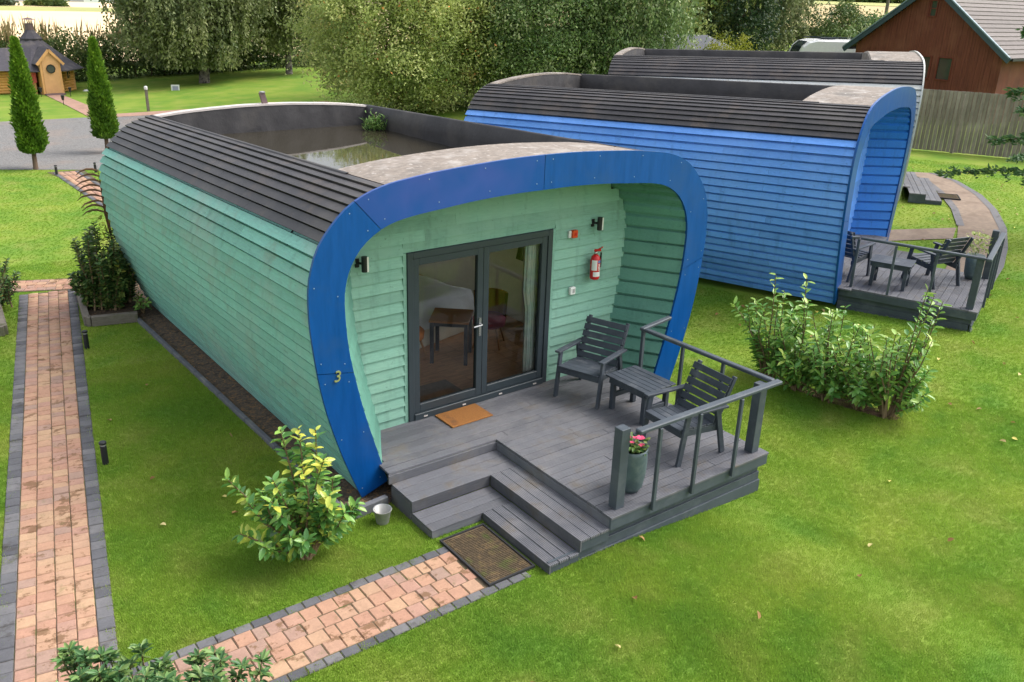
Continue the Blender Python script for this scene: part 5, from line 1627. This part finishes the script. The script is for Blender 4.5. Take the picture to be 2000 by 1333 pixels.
shrub('small_laurel', 'small bright laurel at the foot of the dark shrub', (-1.36, 6.55, 0.05), st, MATS['laurel_leaf'], 0.10, 0.045, [0.5, 0.68, 0.74, 0.8], None, limit=40, per=9, start=0.3)
# weed growing in the roof pond, plant pot on the blue deck
wd_ = thing('roof_weed', 'green weed growing in the far corner of the roof pond', 'plant', (3.0, 6.25, 2.86))
n = 420; th = RNG.uniform(0, 6.283, n); P = np.stack([RNG.normal(0, .09, n), RNG.normal(0, .09, n), np.abs(RNG.normal(0, .10, n))], -1)
tag(leaves('foliage', P, np.stack([np.cos(th), np.sin(th), RNG.uniform(0.2, 1.2, n)], -1), RNG.uniform(.05, .12, n), 0.022, MATS['bedding_leaf'], RNG.uniform(.1, .8, n), wd_), kind='stuff')
MB().tube([(0, 0, -0.15), (0.02, 0, 0.1), (0, 0.02, 0.3)], [0.01, 0.008, 0.003], 5).build('stem', MATS['twig'], wd_, fix=False)
pb = thing('flower_pot', 'leafy pot plant in the front corner of the blue deck', 'pot', on_blue(1.75, -2.62, ZD))
MB().lathe([(0.10, 0), (0.14, 0.1), (0.16, 0.34), (0.158, 0.45), (0.14, 0.45)], 18).build('pot_body', MATS['pot_glaze'], pb, smooth=True)
n = 150; th = RNG.uniform(0, 6.283, n); P = np.stack([RNG.normal(0, .09, n), RNG.normal(0, .09, n), RNG.uniform(.44, .85, n)], -1)
tag(leaves('foliage', P, np.stack([np.cos(th), np.sin(th), RNG.uniform(0, 1, n)], -1), RNG.uniform(.06, .12, n), 0.03, MATS['rowan_leaf'], RNG.uniform(.1, .8, n), pb), kind='stuff')

# ------------------------------------------------------------------ grill hut on the far lawn
M('log_pine', (0.68, 0.36, 0.11), 0.6, 0.18, scale=(1, 1, 5), ns=4, orand=0.1)
M('door_pine', (0.58, 0.33, 0.15), 0.6, 0.12, ns=4)
M('trim_pine', (0.60, 0.33, 0.13), 0.6, 0.12, ns=4)
M('shingle', (0.075, 0.070, 0.082), 0.85, 0.25, ns=9, bump=0.3, stain=((0.13, 0.115, 0.115), 2.0, 0.5, 0.7))
M('chimney_brown', (0.16, 0.11, 0.11), 0.6, 0.15)
M('hut_glass', (0.05, 0.065, 0.05), 0.06, 0.05, spec=0.8)
M('notice_red', (0.60, 0.12, 0.10), 0.6, 0.3, ns=40)
hut = thing('grill_hut', 'honey coloured octagonal timber hut with dark cone roof and chimney', 'hut', (3.42, 42.75, 0), R(8))
RB, HW = 1.62, 1.18
A0 = [R(-90 + 22.5 + 45 * k) for k in range(8)]
for k in range(8):
    a, b = A0[k], A0[(k + 1) % 8]
    pa, pb_ = Vector((RB * math.cos(a), RB * math.sin(a), 0)), Vector((RB * math.cos(b), RB * math.sin(b), 0))
    for j in range(9):
        z = 0.09 + j * 0.128
        if k == 7: break
        m_ = MB(); m_.tube([pa + Vector((0, 0, z)), pb_ + Vector((0, 0, z))], 0.068, 8); m_.build('wall_log', MATS['log_pine'], hut, fix=False, smooth=True)
    m_ = MB(); m_.bar(pa * 1.02, pa * 1.02 + Vector((0, 0, HW)), 0.11, 0.11); m_.build('corner_post', MATS['trim_pine'], hut)
rf = MB(); eave, rt, zt1 = 2.22, 0.42, 2.50
P = []
for k in range(9):
    a = A0[k % 8]
    row = []
    for f in np.linspace(0, 1, 7):
        r_ = eave + (rt - eave) * f; z = HW - 0.06 + (zt1 - HW + 0.06) * (f ** 1.15 * 0.9 + 0.1 * f)
        row.append((r_ * math.cos(a), r_ * math.sin(a), z))
    P.append(row)
rf.grid(P); ro = rf.build('cone_roof', MATS['shingle'], hut, fix=False)
for k in range(8):
    a, b = A0[k], A0[(k + 1) % 8]
    m_ = MB(); m_.bar((eave * math.cos(a), eave * math.sin(a), HW - 0.07), (eave * math.cos(b), eave * math.sin(b), HW - 0.07), 0.03, 0.05); m_.build('eave_board', MATS['shingle'], ro)
MB().lathe([(0.50, 2.44), (0.53, 2.52), (0.28, 2.80), (0.20, 2.92), (0.19, 2.95)], 8).build('roof_collar', MATS['shingle'], ro)
ch_ = MB(); ch_.lathe([(0.20, 2.92), (0.20, 3.22), (0.17, 3.22)], 12); ch_.build('chimney', MATS['chimney_brown'], ro, smooth=False)
cp = MB(); cp.lathe([(0.34, 3.40), (0.30, 3.42), (0.02, 3.50)], 12)
for k in range(4): cp.tube([(0.16 * math.cos(k * 1.57), 0.16 * math.sin(k * 1.57), 3.20), (0.16 * math.cos(k * 1.57), 0.16 * math.sin(k * 1.57), 3.41)], 0.018, 5)
cp.build('chimney_hood', MATS['chimney_brown'], ro, fix=False)
yd = -RB * math.cos(R(22.5)) - 0.42
dr = MB().box(-0.365, 0.365, yd - 0.255, yd - 0.15, 0.08, 1.58).build('door', MATS['door_pine'], hut)
MB().lathe([(0.21, 0), (0.21, 0.02)], 8).build('door_window', MATS['hut_glass'], dr)
w_ = dr.children[0]; w_.rotation_euler = (R(90), 0, 0); w_.location = (0.0, yd - 0.256, 1.23)
for k in range(8):
    a = k * math.pi / 4; m_ = MB(); m_.bar((0.2 * math.cos(a), yd - 0.285, 1.23 + 0.2 * math.sin(a)), (0.2 * math.cos(a + .785), yd - 0.285, 1.23 + 0.2 * math.sin(a + .785)), 0.02, 0.03); m_.build('window_ring', MATS['black_plastic'], dr)
for s in (-1, 1):
    MB().box(s * 0.37, s * 0.47 if s > 0 else s * 0.47, yd - 0.24, yd - 0.06, 0.0, 1.58).build('door_post', MATS['trim_pine'], hut)
    m_ = MB(); m_.bar((s * 0.62, yd - 0.30, 1.42), (0.0, yd - 0.30, 2.10), 0.06, 0.12, (0, 0, 1)); m_.build('gable_board', MATS['trim_pine'], hut)
m_ = MB(); m_.add([(-0.50, yd - 0.25, 1.58), (0.50, yd - 0.25, 1.58), (0, yd - 0.25, 2.06)], [(0, 1, 2)]); m_.build('gable_boards', MATS['door_pine'], hut, fix=False)
m_ = MB(); m_.grid([[(-0.66, yd - 0.26, 1.44), (-0.66, yd + 1.0, 1.44)], [(0, yd - 0.26, 2.17), (0, yd + 1.2, 2.17)], [(0.66, yd - 0.26, 1.44), (0.66, yd + 1.0, 1.44)]]); m_.build('porch_roof', MATS['shingle'], hut, fix=False)
for s in (-1, 1):
    MB().box(s * 0.36, s * 0.42, yd - 0.06, yd + 0.45, 0.0, 1.56).build('porch_cheek', MATS['log_pine'], hut)
for ang in (R(-45), R(-135)):
    c = Vector((math.cos(ang), math.sin(ang), 0)); c_ = c * (RB * math.cos(R(22.5)) + 0.07); sd_ = Vector((-c.y, c.x, 0))
    f_ = MB(); f_.bar(c_ + sd_ * -0.17 + Vector((0, 0, 0.83)), c_ + sd_ * 0.17 + Vector((0, 0, 0.83)), 0.05, 0.40); wf = f_.build('window', MATS['trim_pine'], hut)
    f_ = MB(); f_.bar(c_ * 1.022 + sd_ * -0.125 + Vector((0, 0, 0.83)), c_ * 1.022 + sd_ * 0.125 + Vector((0, 0, 0.83)), 0.03, 0.31); f_.build('pane', MATS['hut_glass'], wf)
    f_ = MB(); f_.bar(c_ * 1.035 + Vector((0, 0, 0.68)), c_ * 1.035 + Vector((0, 0, 0.98)), 0.03, 0.02, sd_); f_.bar(c_ * 1.035 + sd_ * -0.12 + Vector((0, 0, 0.83)), c_ * 1.035 + sd_ * 0.12 + Vector((0, 0, 0.83)), 0.02, 0.03); f_.build('glazing_bar', MATS['trim_pine'], wf)
MB().box(-0.72, -0.54, yd + 0.30, yd + 0.33, 0.55, 1.02).build('notice_board', MATS['notice_red'], hut)
MB().box(-0.45, 0.45, yd - 0.55, yd - 0.1, 0.0, 0.07).build('door_step', MATS['chimney_brown'], hut)
# extension of the hut to the left
for j in range(9):
    z = 0.09 + j * 0.128
    m_ = MB(); m_.tube([(-1.45, -0.95, z), (-3.9, -0.95, z)], 0.068, 8); m_.build('wall_log', MATS['log_pine'], hut, fix=False, smooth=True)
m_ = MB(); m_.grid([[(-4.1, -1.5, HW - 0.05), (-0.6, -1.5, HW - 0.05)], [(-4.1, 0.1, 2.08), (-0.6, 0.1, 2.08)], [(-4.1, 1.6, HW - 0.05), (-0.6, 1.6, HW - 0.05)]]); m_.build('side_roof', MATS['shingle'], hut, fix=False)
MB().box(-2.72, -2.20, -1.06, -0.98, 0.0, 1.12).build('side_door', MATS['orange_fabric'], hut)
for lx, ly, lab in ((3.02, 39.9, 'small black stake light left of the hut door'), (4.25, 39.6, 'small black stake light right of the hut path'), (3.28, 36.3, 'black stake light halfway along the hut path')):
    t = thing('stake_light', lab, 'light', (lx, ly, 0), 0, 'stake lights on the hut path')
    MB().tube([(0, 0, 0), (0, 0, 0.22)], 0.015, 6).build('stake', MATS['bollard_black'], t)
    MB().lathe([(0.045, 0.22), (0.075, 0.40), (0.08, 0.42), (0.02, 0.45)], 10).build('lamp_head', MATS['bollard_black'], t)
for lx, ly, lab in ((5.35, 41.4, 'white uplighter on the grass at the right corner of the hut'), (2.15, 40.7, 'white uplighter on the grass left of the hut door')):
    t = thing('ground_uplighter', lab, 'light', (lx, ly, 0), 0, 'white ground lights at the hut')
    MB().lathe([(0.16, 0), (0.18, 0.05), (0.10, 0.12), (0.02, 0.13)], 12).build('housing', MATS['white_plastic'], t, smooth=True)
t = thing('lawn_sign', 'small white framed panel standing on the far lawn below the birch', 'sign', (9.0, 38.7, 0), R(-18))
MB().box(-0.20, 0.20, -0.02, 0.0, 0.04, 0.50).build('frame', MATS['white_plastic'], t)
M('panel_blue_grey', (0.30, 0.31, 0.42), 0.5, 0.1)
MB().box(-0.135, 0.135, -0.026, -0.0205, 0.10, 0.44).build('panel', MATS['panel_blue_grey'], t)
MB().bar((0, 0, 0.3), (0, 0.2, 0.0), 0.03, 0.02).build('stay', MATS['grey_plastic'], t)
t = thing('tap_post', 'thin grey post at the yard edge behind the green cabin', 'post', (5.85, 32.2, 0))
MB().box(-0.05, 0.05, -0.05, 0.05, 0, 1.02).build('post', MATS['sleeper'], t)
MB().lathe([(0.075, 1.0), (0.08, 1.10), (0.03, 1.14)], 8).build('post_cap', MATS['white_plastic'], t)
t = thing('roof_vent', 'small dark upright flue on the rear edge of the green roof', 'vent', (1.22, 6.98, 3.32), 0.0)
MB().bar((0.0, 0, 0.0), (-0.05, 0, 0.20), 0.09, 0.07, (0, 1, 0)).build('flue', MATS['chimney_brown'], t)
MB().bar((-0.07, 0, 0.205), (0.0, 0, 0.205), 0.10, 0.02).build('flue_cap', MATS['grey_plastic'], t)


# ------------------------------------------------------------------ brown house, fence, motorhome, outbuildings
M('cedar', (0.150, 0.046, 0.028), 0.75, 0.45, scale=(1, 7, 0.35), ns=3.0, bump=0.4, stain=((0.20, 0.075, 0.045), 0.6, 0.5, 0.7))
M('barge_blue', (0.045, 0.075, 0.095), 0.45, 0.1, spec=0.4)
M('barge_light', (0.19, 0.26, 0.30), 0.45, 0.1, spec=0.4)
M('roof_tile', (0.19, 0.168, 0.158), 0.85, 0.25, ns=7, orand=0.08, bump=0.3)
M('window_red', (0.15, 0.035, 0.022), 0.5, 0.1)
hs = thing('timber_house', 'dark red brown boarded house with gable and grey tiled roof', 'house', (35.6, 14.1, 0.5), 0)
GW, ZE, ZR = 3.55, 2.98, 5.85       # half width of the gable wall, eave and ridge above the base
wb = MB(); y = -GW
wins = [(-1.36, -0.74, 1.82, 2.74), (-0.36, 0.28, 1.82, 2.74), (-0.16, 0.16, 4.50, 5.12)]
while y < GW - 0.01:
    y1 = min(y + 0.135, GW); ym = (y + y1) / 2
    topz = ZE + (ZR - ZE) * (1 - abs(ym) / (GW + 0.3)) - 0.08
    dep = random.uniform(0, 0.012)
    segs = [(0, topz)]
    for (a, b, z0, z1) in wins:
        if a < ym < b:
            ns_ = []
            for s0, s1 in segs:
                if z0 > s0 and z1 < s1: ns_ += [(s0, z0), (z1, s1)]
                else: ns_.append((s0, s1))
            segs = ns_
    for s0, s1 in segs: wb.box(-0.02 - dep, 0.03, y + 0.006, y1 - 0.002, s0, s1)
    y = y1
wo = wb.build('gable_wall', MATS['cedar'], hs, fix=False); tag(wo, kind='stuff')
MB().box(0.031, 9.0, -GW + 0.02, GW - 0.02, 0.0, ZE - 0.02).build('house_body', MATS['cedar'], hs, fix=False)
for (a, b, z0, z1) in wins:
    f_ = MB(); f_.box(-0.06, 0.02, a - 0.05, a, z0 - 0.05, z1 + 0.05); f_.box(-0.06, 0.02, b, b + 0.05, z0 - 0.05, z1 + 0.05); f_.box(-0.06, 0.02, a, b, z1, z1 + 0.05); f_.box(-0.08, 0.02, a, b, z0 - 0.05, z0)
    wf = f_.build('window', MATS['window_red'], hs, fix=False)
    if z0 > 4: MB().box(-0.025, 0.0, a, b, (z0 + z1) / 2 - 0.02, (z0 + z1) / 2 + 0.02).build('glazing_bar', MATS['window_red'], wf, fix=False)
    MB().box(0.005, 0.02, a, b, z0, z1).build('pane', MATS['hut_glass'], wf, fix=False)
    MB().box(0.022, 0.028, a + 0.02, a + 0.16, z0 + 0.02, z1 - 0.02).build('blind', MATS['white_plastic'], wf, fix=False)
sl_ = Vector((0, GW + 0.32, -(ZR - ZE) * (GW + 0.32) / (GW + 0.3))).normalized()
for s in (-1, 1):
    d = Vector((0, s * sl_.y, sl_.z)); nrm = Vector((0, s * -sl_.z, sl_.y))
    Ls = (GW + 0.45) / sl_.y
    top_ = Vector((0, 0, ZR + 0.05))
    m_ = MB(); c0 = top_ + d * 0.0; c1 = top_ + d * Ls
    m_.bar(c0 + Vector((-0.40, 0, -0.10)), c1 + Vector((-0.40, 0, -0.10)), 0.05, 0.24, nrm); m_.build('bargeboard', MATS['barge_blue'], hs)
    m_ = MB(); m_.bar(c0 + Vector((-0.41, 0, 0.035)), c1 + Vector((-0.41, 0, 0.035)), 0.12, 0.05, nrm); m_.build('barge_trim', MATS['barge_light'], hs)
    k = 0; nT = int(Ls / 0.27)
    for k in range(nT):
        a = top_ + d * (Ls * k / nT); b = top_ + d * (Ls * (k + 1) / nT + 0.03)
        m_ = MB()
        q = [a + nrm * 0.02, b + nrm * 0.055, b + nrm * 0.02, a - nrm * 0.01]
        m_.add([v_ + Vector((-0.34, 0, 0)) for v_ in q] + [v_ + Vector((9.3, 0, 0)) for v_ in q], [(0, 1, 2, 3), (7, 6, 5, 4), (0, 4, 5, 1), (1, 5, 6, 2), (2, 6, 7, 3), (3, 7, 4, 0)])
        m_.build('tile_course', MATS['roof_tile'], hs)
    g_ = MB(); e = top_ + d * Ls; g_.bar(e + Vector((-0.3, s * 0.05, -0.05)), e + Vector((9.3, s * 0.05, -0.05)), 0.12, 0.10); g_.build('gutter', MATS['black_plastic'], hs)

M('fence_grey', (0.235, 0.205, 0.175), 0.9, 0.3, scale=(3, 3, 0.6), ns=5, bump=0.3, stain=((0.33, 0.29, 0.25), 1.2, 0.48, 0.7))
fn = thing('board_fence', 'tall weathered grey board fence in front of the brown house', 'fence', (0, 0, 0))
fA, fB = Vector((21.3, 15.8, 0)), Vector((32.6, -6.2, 0))
fd = (fB - fA); fL = fd.length; fd.normalize()
bm_ = MB(); s = 0.0
while s < fL:
    p = fA + fd * s; z0 = hz(p.x, p.y)
    dv = random.uniform(-0.006, 0.006); off = Vector((-fd.y, fd.x, 0)) * (0.045 if int(s / 0.125 + 0.5) % 2 else random.uniform(0, 0.01))
    bm_.bar(p + off + Vector((0, 0, z0 + 0.03)), p + off + Vector((0, 0, z0 + 2.07 + dv)), 0.02, 0.118, fd)
    s += 0.125
tag(bm_.build('fence_boards', MATS['fence_grey'], fn, fix=False), kind='stuff')
for k in range(11):
    p = fA + fd * (fL * k / 10) + Vector((-fd.y, fd.x, 0)) * 0.08
    MB().bar(p + Vector((0, 0, hz(p.x, p.y))), p + Vector((0, 0, hz(p.x, p.y) + 2.0)), 0.1, 0.1).build('fence_post', MATS['fence_grey'], fn)

M('van_white', (0.78, 0.79, 0.80), 0.25, 0.03, spec=0.5, coat=0.3)
M('van_black', (0.02, 0.03, 0.045), 0.12, 0.03, spec=0.6)
mv = thing('motorhome', 'white motorhome roof with black panoramic window left of the brown house', 'motorhome', (38.75, 23.75, 0.62), math.atan2(-0.60, 0.80))
prof = [(0.0, 0.35), (-0.05, 0.9), (0.05, 1.55), (0.15, 2.1), (0.32, 2.52), (0.62, 2.78), (1.1, 2.90), (6.2, 2.92), (6.25, 0.4)]
vs = [(x, -1.12, z) for x, z in prof] + [(x, 1.12, z) for x, z in prof]; n = len(prof)
m_ = MB(); m_.add(vs, [tuple(range(n))[::-1], tuple(range(n, 2 * n))] + [(k, (k + 1) % n, n + (k + 1) % n, n + k) for k in range(n)])
m_.build('body', MATS['van_white'], mv, bevel=0.08)
m_ = MB(); m_.grid([[(0.17, -0.75, 2.16), (0.17, 0.75, 2.16)], [(0.315, -0.80, 2.535), (0.315, 0.80, 2.535)], [(0.60, -0.78, 2.80), (0.60, 0.78, 2.80)]]); m_.build('panoramic_window', MATS['van_black'], mv, fix=False)
m_ = MB(); m_.grid([[(-0.045, -0.9, 1.1), (-0.045, 0.9, 1.1)], [(0.02, -0.9, 1.55), (0.02, 0.9, 1.55)], [(0.12, -0.9, 2.0), (0.12, 0.9, 2.0)]]); m_.build('windscreen', MATS['van_black'], mv, fix=False)
MB().box(1.5, 2.3, -0.35, 0.35, 2.925, 3.0).build('skylight', MATS['van_black'], mv, bevel=0.02)
for s in (-1, 1):
    MB().bar((0.9, s * 1.0, 2.99), (5.8, s * 1.0, 2.99), 0.05, 0.04).build('roof_rail', MATS['van_black'], mv)
    m_ = MB(); m_.box(2.2, 3.2, s * 1.121, s * 1.135, 1.5, 2.1); m_.build('unseen_side_window', MATS['van_black'], mv)
    for x in (0.95, 4.6):
        w_ = MB().lathe([(0.2, -0.1), (0.33, -0.1), (0.33, 0.1), (0.2, 0.1)], 18).build('wheel', MATS['black_rubber'], mv); w_.rotation_euler = (R(90), 0, 0); w_.location = (x, s * 1.0, 0.33)

M('slate_roof', (0.12, 0.125, 0.14), 0.8, 0.12, ns=5)
ob = thing('outbuilding', 'low building whose plain grey hipped roof shows above the farthest cabin', 'building', (26.3, 20.3, 0.6), math.atan2(-0.73, 0.68))
MB().box(-1.8, 2.5, -1.45, 1.45, 0.0, 2.52).build('wall', MATS['cedar'], ob)
m_ = MB(); m_.add([(-2.0, -1.75, 2.5), (2.8, -1.75, 2.5), (2.8, 1.75, 2.5), (-2.0, 1.75, 2.5), (-1.35, 0, 3.24), (0.95, 0, 3.28)], [(0, 1, 5, 4), (1, 2, 5), (2, 3, 4, 5), (3, 0, 4), (3, 2, 1, 0)]); m_.build('hipped_roof', MATS['slate_roof'], ob)
pl = thing('utility_pole', 'grey utility pole on the hill left of the brown house', 'pole', (54.9, 28.2, hz(54.9, 28.2) - 0.2))
MB().tube([(0, 0, 0), (0, 0, 8.5)], [0.13, 0.10], 9).build('mast', MATS['sleeper'], pl)
MB().bar((-0.7, 0.6, 8.2), (0.7, -0.6, 8.2), 0.1, 0.1).build('cross_arm', MATS['sleeper'], pl)
M('tunnel_film', (0.80, 0.81, 0.82), 0.5, 0.03)
for k in range(9):
    az = 11.2 + k * 0.95; d = 240
    x, y = CAMX + math.sin(R(az)) * d, CAMY + math.cos(R(az)) * d
    lab = ['leftmost', 'second', 'third', 'fourth', 'fifth', 'sixth', 'seventh', 'eighth', 'rightmost'][k]
    o = MB(); rows = []
    for a in np.linspace(0, math.pi, 11): rows.append([(2.1 * math.cos(a), yy, 2.0 * math.sin(a) ** 0.8) for yy in (0, 7, 14)])
    o.grid(rows); o.add([(2.1 * math.cos(a), 0, 2.0 * math.sin(a) ** 0.8) for a in np.linspace(0, math.pi, 11)], [tuple(range(11))])
    ob_ = o.build('polytunnel', MATS['tunnel_film'], None, fix=False, smooth=False); ob_.location = (x, y, hz(x, y)); ob_.rotation_euler.z = -R(az)
    tag(ob_, lab + ' white polytunnel in the row out in the fields', 'polytunnel', 'white polytunnels in the fields')
M('barn_red', (0.30, 0.20, 0.18), 0.8, 0.1)
M('barn_grey', (0.42, 0.43, 0.45), 0.7, 0.08)
for az, d, L, mt_, lab in ((9.0, 222, 6.0, 'barn_red', 'far barn with reddish roof beside the dark tree clump'), (10.8, 235, 10.0, 'barn_grey', 'far pale grey barn left of the polytunnels')):
    x, y = CAMX + math.sin(R(az)) * d, CAMY + math.cos(R(az)) * d
    t = thing('far_barn', lab, 'barn', (x, y, hz(x, y)), -R(az), 'far farm buildings')
    MB().box(-L / 2, L / 2, -2, 2, 0, 1.6).build('wall', MATS['barn_grey'], t)
    m_ = MB(); m_.add([(-L / 2 - .2, -2.3, 1.6), (L / 2 + .2, -2.3, 1.6), (L / 2 + .2, 2.3, 1.6), (-L / 2 - .2, 2.3, 1.6), (-L / 2 - .2, 0, 2.9), (L / 2 + .2, 0, 2.9)], [(0, 1, 5, 4), (2, 3, 4, 5), (0, 4, 3), (1, 2, 5)]); m_.build('roof', MATS[mt_], t, fix=False)

# ------------------------------------------------------------------ debris, fallen leaves and grass
a = BLUE_YAW
n = 500; lx = RNG.normal(-0.5, 0.55, n); ly = LEN - 0.3 - np.abs(RNG.normal(0, 1.0, n))
P = np.stack([BLUE[0] + math.cos(a) * lx - math.sin(a) * ly, BLUE[1] + math.sin(a) * lx + math.cos(a) * ly, np.full(n, BLUE[2] + 2.79) + np.abs(RNG.normal(0, .03, n))], -1)
tag(leaves('roof_debris', P, unit(n) * [1, 1, .2], 0.07, 0.04, MATS['fallen'], RNG.uniform(0, .6, n)), 'dry leaves and twigs lying in the roof pan of the blue cabin', 'leaf litter', kind='stuff')


def in_poly(px, py, poly):
    inside = np.zeros(len(px), bool); m = len(poly)
    for i in range(m):
        x0, y0 = poly[i]; x1, y1 = poly[(i + 1) % m]
        c = ((y0 > py) != (y1 > py)) & (px < (x1 - x0) * (py - y0) / (y1 - y0 + 1e-12) + x0)
        inside ^= c
    return inside


def strip(l, r_): return list(l) + list(r_)[::-1]


def rect(o, yaw, x0, x1, y0, y1):
    c, s = math.cos(yaw), math.sin(yaw)
    return [(o[0] + c * x - s * y, o[1] + s * x + c * y) for x, y in ((x0, y0), (x1, y0), (x1, y1), (x0, y1))]


NOGO = [strip([UV1(-4.6, -4.36), UV1(8.02, -4.36)], [UV1(-4.6, -3.47), UV1(8.02, -3.47)]),
        strip([(-6.2, 10.9), (-1.0, 8.84)], [(-6.45, 10.2), (-1.3, 8.17)]),
        [(-3.86, -2.04), (-0.74, -2.03), (-0.3, -2.03), (-0.3, -2.85), (-4.0, -2.84)],
        [(-0.76, -1.9), (-0.14, -1.9), (-0.14, -2.82), (-0.76, -2.82)],
        strip([(-0.35, 20.2), (-0.2, 19.2), (0.03, 14.7), (0.3, 11)], [(0.62, 20.1), (0.62, 19.2), (0.6, 14.7), (0.9, 11)]),
        strip([(-7, 24.5), (-1.42, 21.2), (0.75, 20.05), (3.2, 19.2), (9, 17.5)], [(-7.5, 33.3), (0.06, 31.65), (3.05, 31.7), (4.3, 31.45), (13, 29.5)]),
        [(-1.31, -1.02), (-1.56, 6.3), (-1.6, 9.2), (4.2, 9.2), (4.2, -0.7), (-0.4, -1.0)],
        [(-0.79, -0.9), (-0.79, -1.83), (-0.16, -1.83), (-0.16, -2.93), (3.05, -2.93), (3.05, -0.7)],
        [(-2.05, 8.3), (-2.3, 6.4), (-1.5, 6.2), (-1.3, 8.2)], [(-3.3, 8.5), (-3.42, 6.65), (-4.4, 6.85), (-4.2, 8.7)],
        rect(BLUE, BLUE_YAW, -2.45, 2.45, -0.1, 7.9), rect(BLUE, BLUE_YAW, -1.7, 2.1, -2.2, 0.0), rect(FAR, FAR_YAW, -2.4, 2.4, -0.1, 7.9),
        strip(cl, cr), [(12.9, 2.75), (14.26, 2.12), (15.51, 1.36), (14.6, 0.95), (13.44, 1.62), (12.3, 2.2)],
        [(5.68, -1.25), (5.80, -1.25), (5.95, -2.1), (6.10, -2.8), (5.92, -2.8), (5.76, -2.1)]]


def free(x, y):
    ok = np.ones(len(x), bool)
    for p in NOGO: ok &= ~in_poly(x, y, p)
    return ok


n = 260
x = RNG.uniform(-4, 22, 4000); y = RNG.uniform(-7.5, 9, 4000)
ok = free(x, y) & (RNG.uniform(0, 1, 4000) < np.where(x > 6, 1.0, 0.22)); x, y = x[ok][:n], y[ok][:n]; n = len(x)
P = np.stack([x, y, H(x, y) + 0.035], -1)
tag(leaves('fallen_leaves', P, unit(n) * [1, 1, 0.25], RNG.uniform(0.05, 0.095, n), 0.05, MATS['fallen'], RNG.uniform(0, 1, n), curl=0.3), 'dry leaves scattered over the lawn', 'leaf litter', kind='stuff')


def make_tuft():
    vs, fs, tn = [], [], []
    for k in range(12):
        a = random.uniform(0, 6.283); r_ = random.uniform(0, 0.034); h = random.uniform(0.012, 0.026); w = random.uniform(0.0035, 0.0065)
        lean = random.uniform(0.1, 0.75) * h; b = a + random.uniform(-.8, .8)
        x, y = r_ * math.cos(a), r_ * math.sin(a); cx, cy = math.cos(b + 1.57) * w, math.sin(b + 1.57) * w
        n0 = len(vs)
        vs += [(x - cx, y - cy, -0.004), (x + cx, y + cy, -0.004), (x + math.cos(b) * lean, y + math.sin(b) * lean, h)]
        fs.append((n0, n0 + 1, n0 + 2)); tn += [random.random()] * 3
    return np_mesh('grass_tuft', vs, fs, MATS['grass_blade'], tn)


tuft = bpy.data.objects.new('grass_tuft', make_tuft())
pts = []
for d0, d1, dens in ((2, 9, 1300), (9, 13, 900), (13, 19, 450), (19, 32, 140)):
    st_ = 1 / math.sqrt(dens)
    gx_, gy_ = np.meshgrid(np.arange(-d1, d1, st_), np.arange(-d1, d1, st_), indexing='ij')
    q = np.stack([gx_.ravel(), gy_.ravel()], -1) + RNG.uniform(-0.5, 0.5, (gx_.size, 2)) * st_
    d = np.hypot(q[:, 0], q[:, 1]); az = np.degrees(np.arctan2(q[:, 0], q[:, 1]))
    q = q[(d >= d0) & (d < d1) & (az > -4) & (az < 82)]
    pts.append(q + [CAMX, CAMY])
pts = np.concatenate(pts)
jt = RNG.normal(0, 0.03, pts.shape)
pts = pts[free(pts[:, 0] + jt[:, 0], pts[:, 1] + jt[:, 1])]
me = bpy.data.meshes.new('lawn_grass')
V = np.stack([pts[:, 0], pts[:, 1], H(pts[:, 0], pts[:, 1])], -1).astype(np.float32)
me.vertices.add(len(V)); me.vertices.foreach_set('co', V.ravel()); me.update()
lawn = link('lawn_grass', me)
tag(lawn, 'short mown grass of the lawn around the cabins', 'grass', kind='stuff')
ng = bpy.data.node_groups.new('scatter_grass', 'GeometryNodeTree')
ng.interface.new_socket('Geometry', in_out='INPUT', socket_type='NodeSocketGeometry')
ng.interface.new_socket('Geometry', in_out='OUTPUT', socket_type='NodeSocketGeometry')
gi = ng.nodes.new('NodeGroupInput'); go = ng.nodes.new('NodeGroupOutput')
oi = ng.nodes.new('GeometryNodeObjectInfo'); oi.inputs['Object'].default_value = tuft
ip = ng.nodes.new('GeometryNodeInstanceOnPoints')
rv = ng.nodes.new('FunctionNodeRandomValue'); rv.data_type = 'FLOAT_VECTOR'
rv.inputs[0].default_value = (-0.15, -0.15, 0); rv.inputs[1].default_value = (0.15, 0.15, 6.283)
rs = ng.nodes.new('FunctionNodeRandomValue'); rs.data_type = 'FLOAT'; rs.inputs[2].default_value = 0.7; rs.inputs[3].default_value = 1.35
ng.links.new(gi.outputs[0], ip.inputs['Points']); ng.links.new(oi.outputs['Geometry'], ip.inputs['Instance'])
ng.links.new(rv.outputs[0], ip.inputs['Rotation']); ng.links.new(rs.outputs[1], ip.inputs['Scale'])
ng.links.new(ip.outputs[0], go.inputs[0])
md = lawn.modifiers.new('scatter', 'NODES'); md.node_group = ng
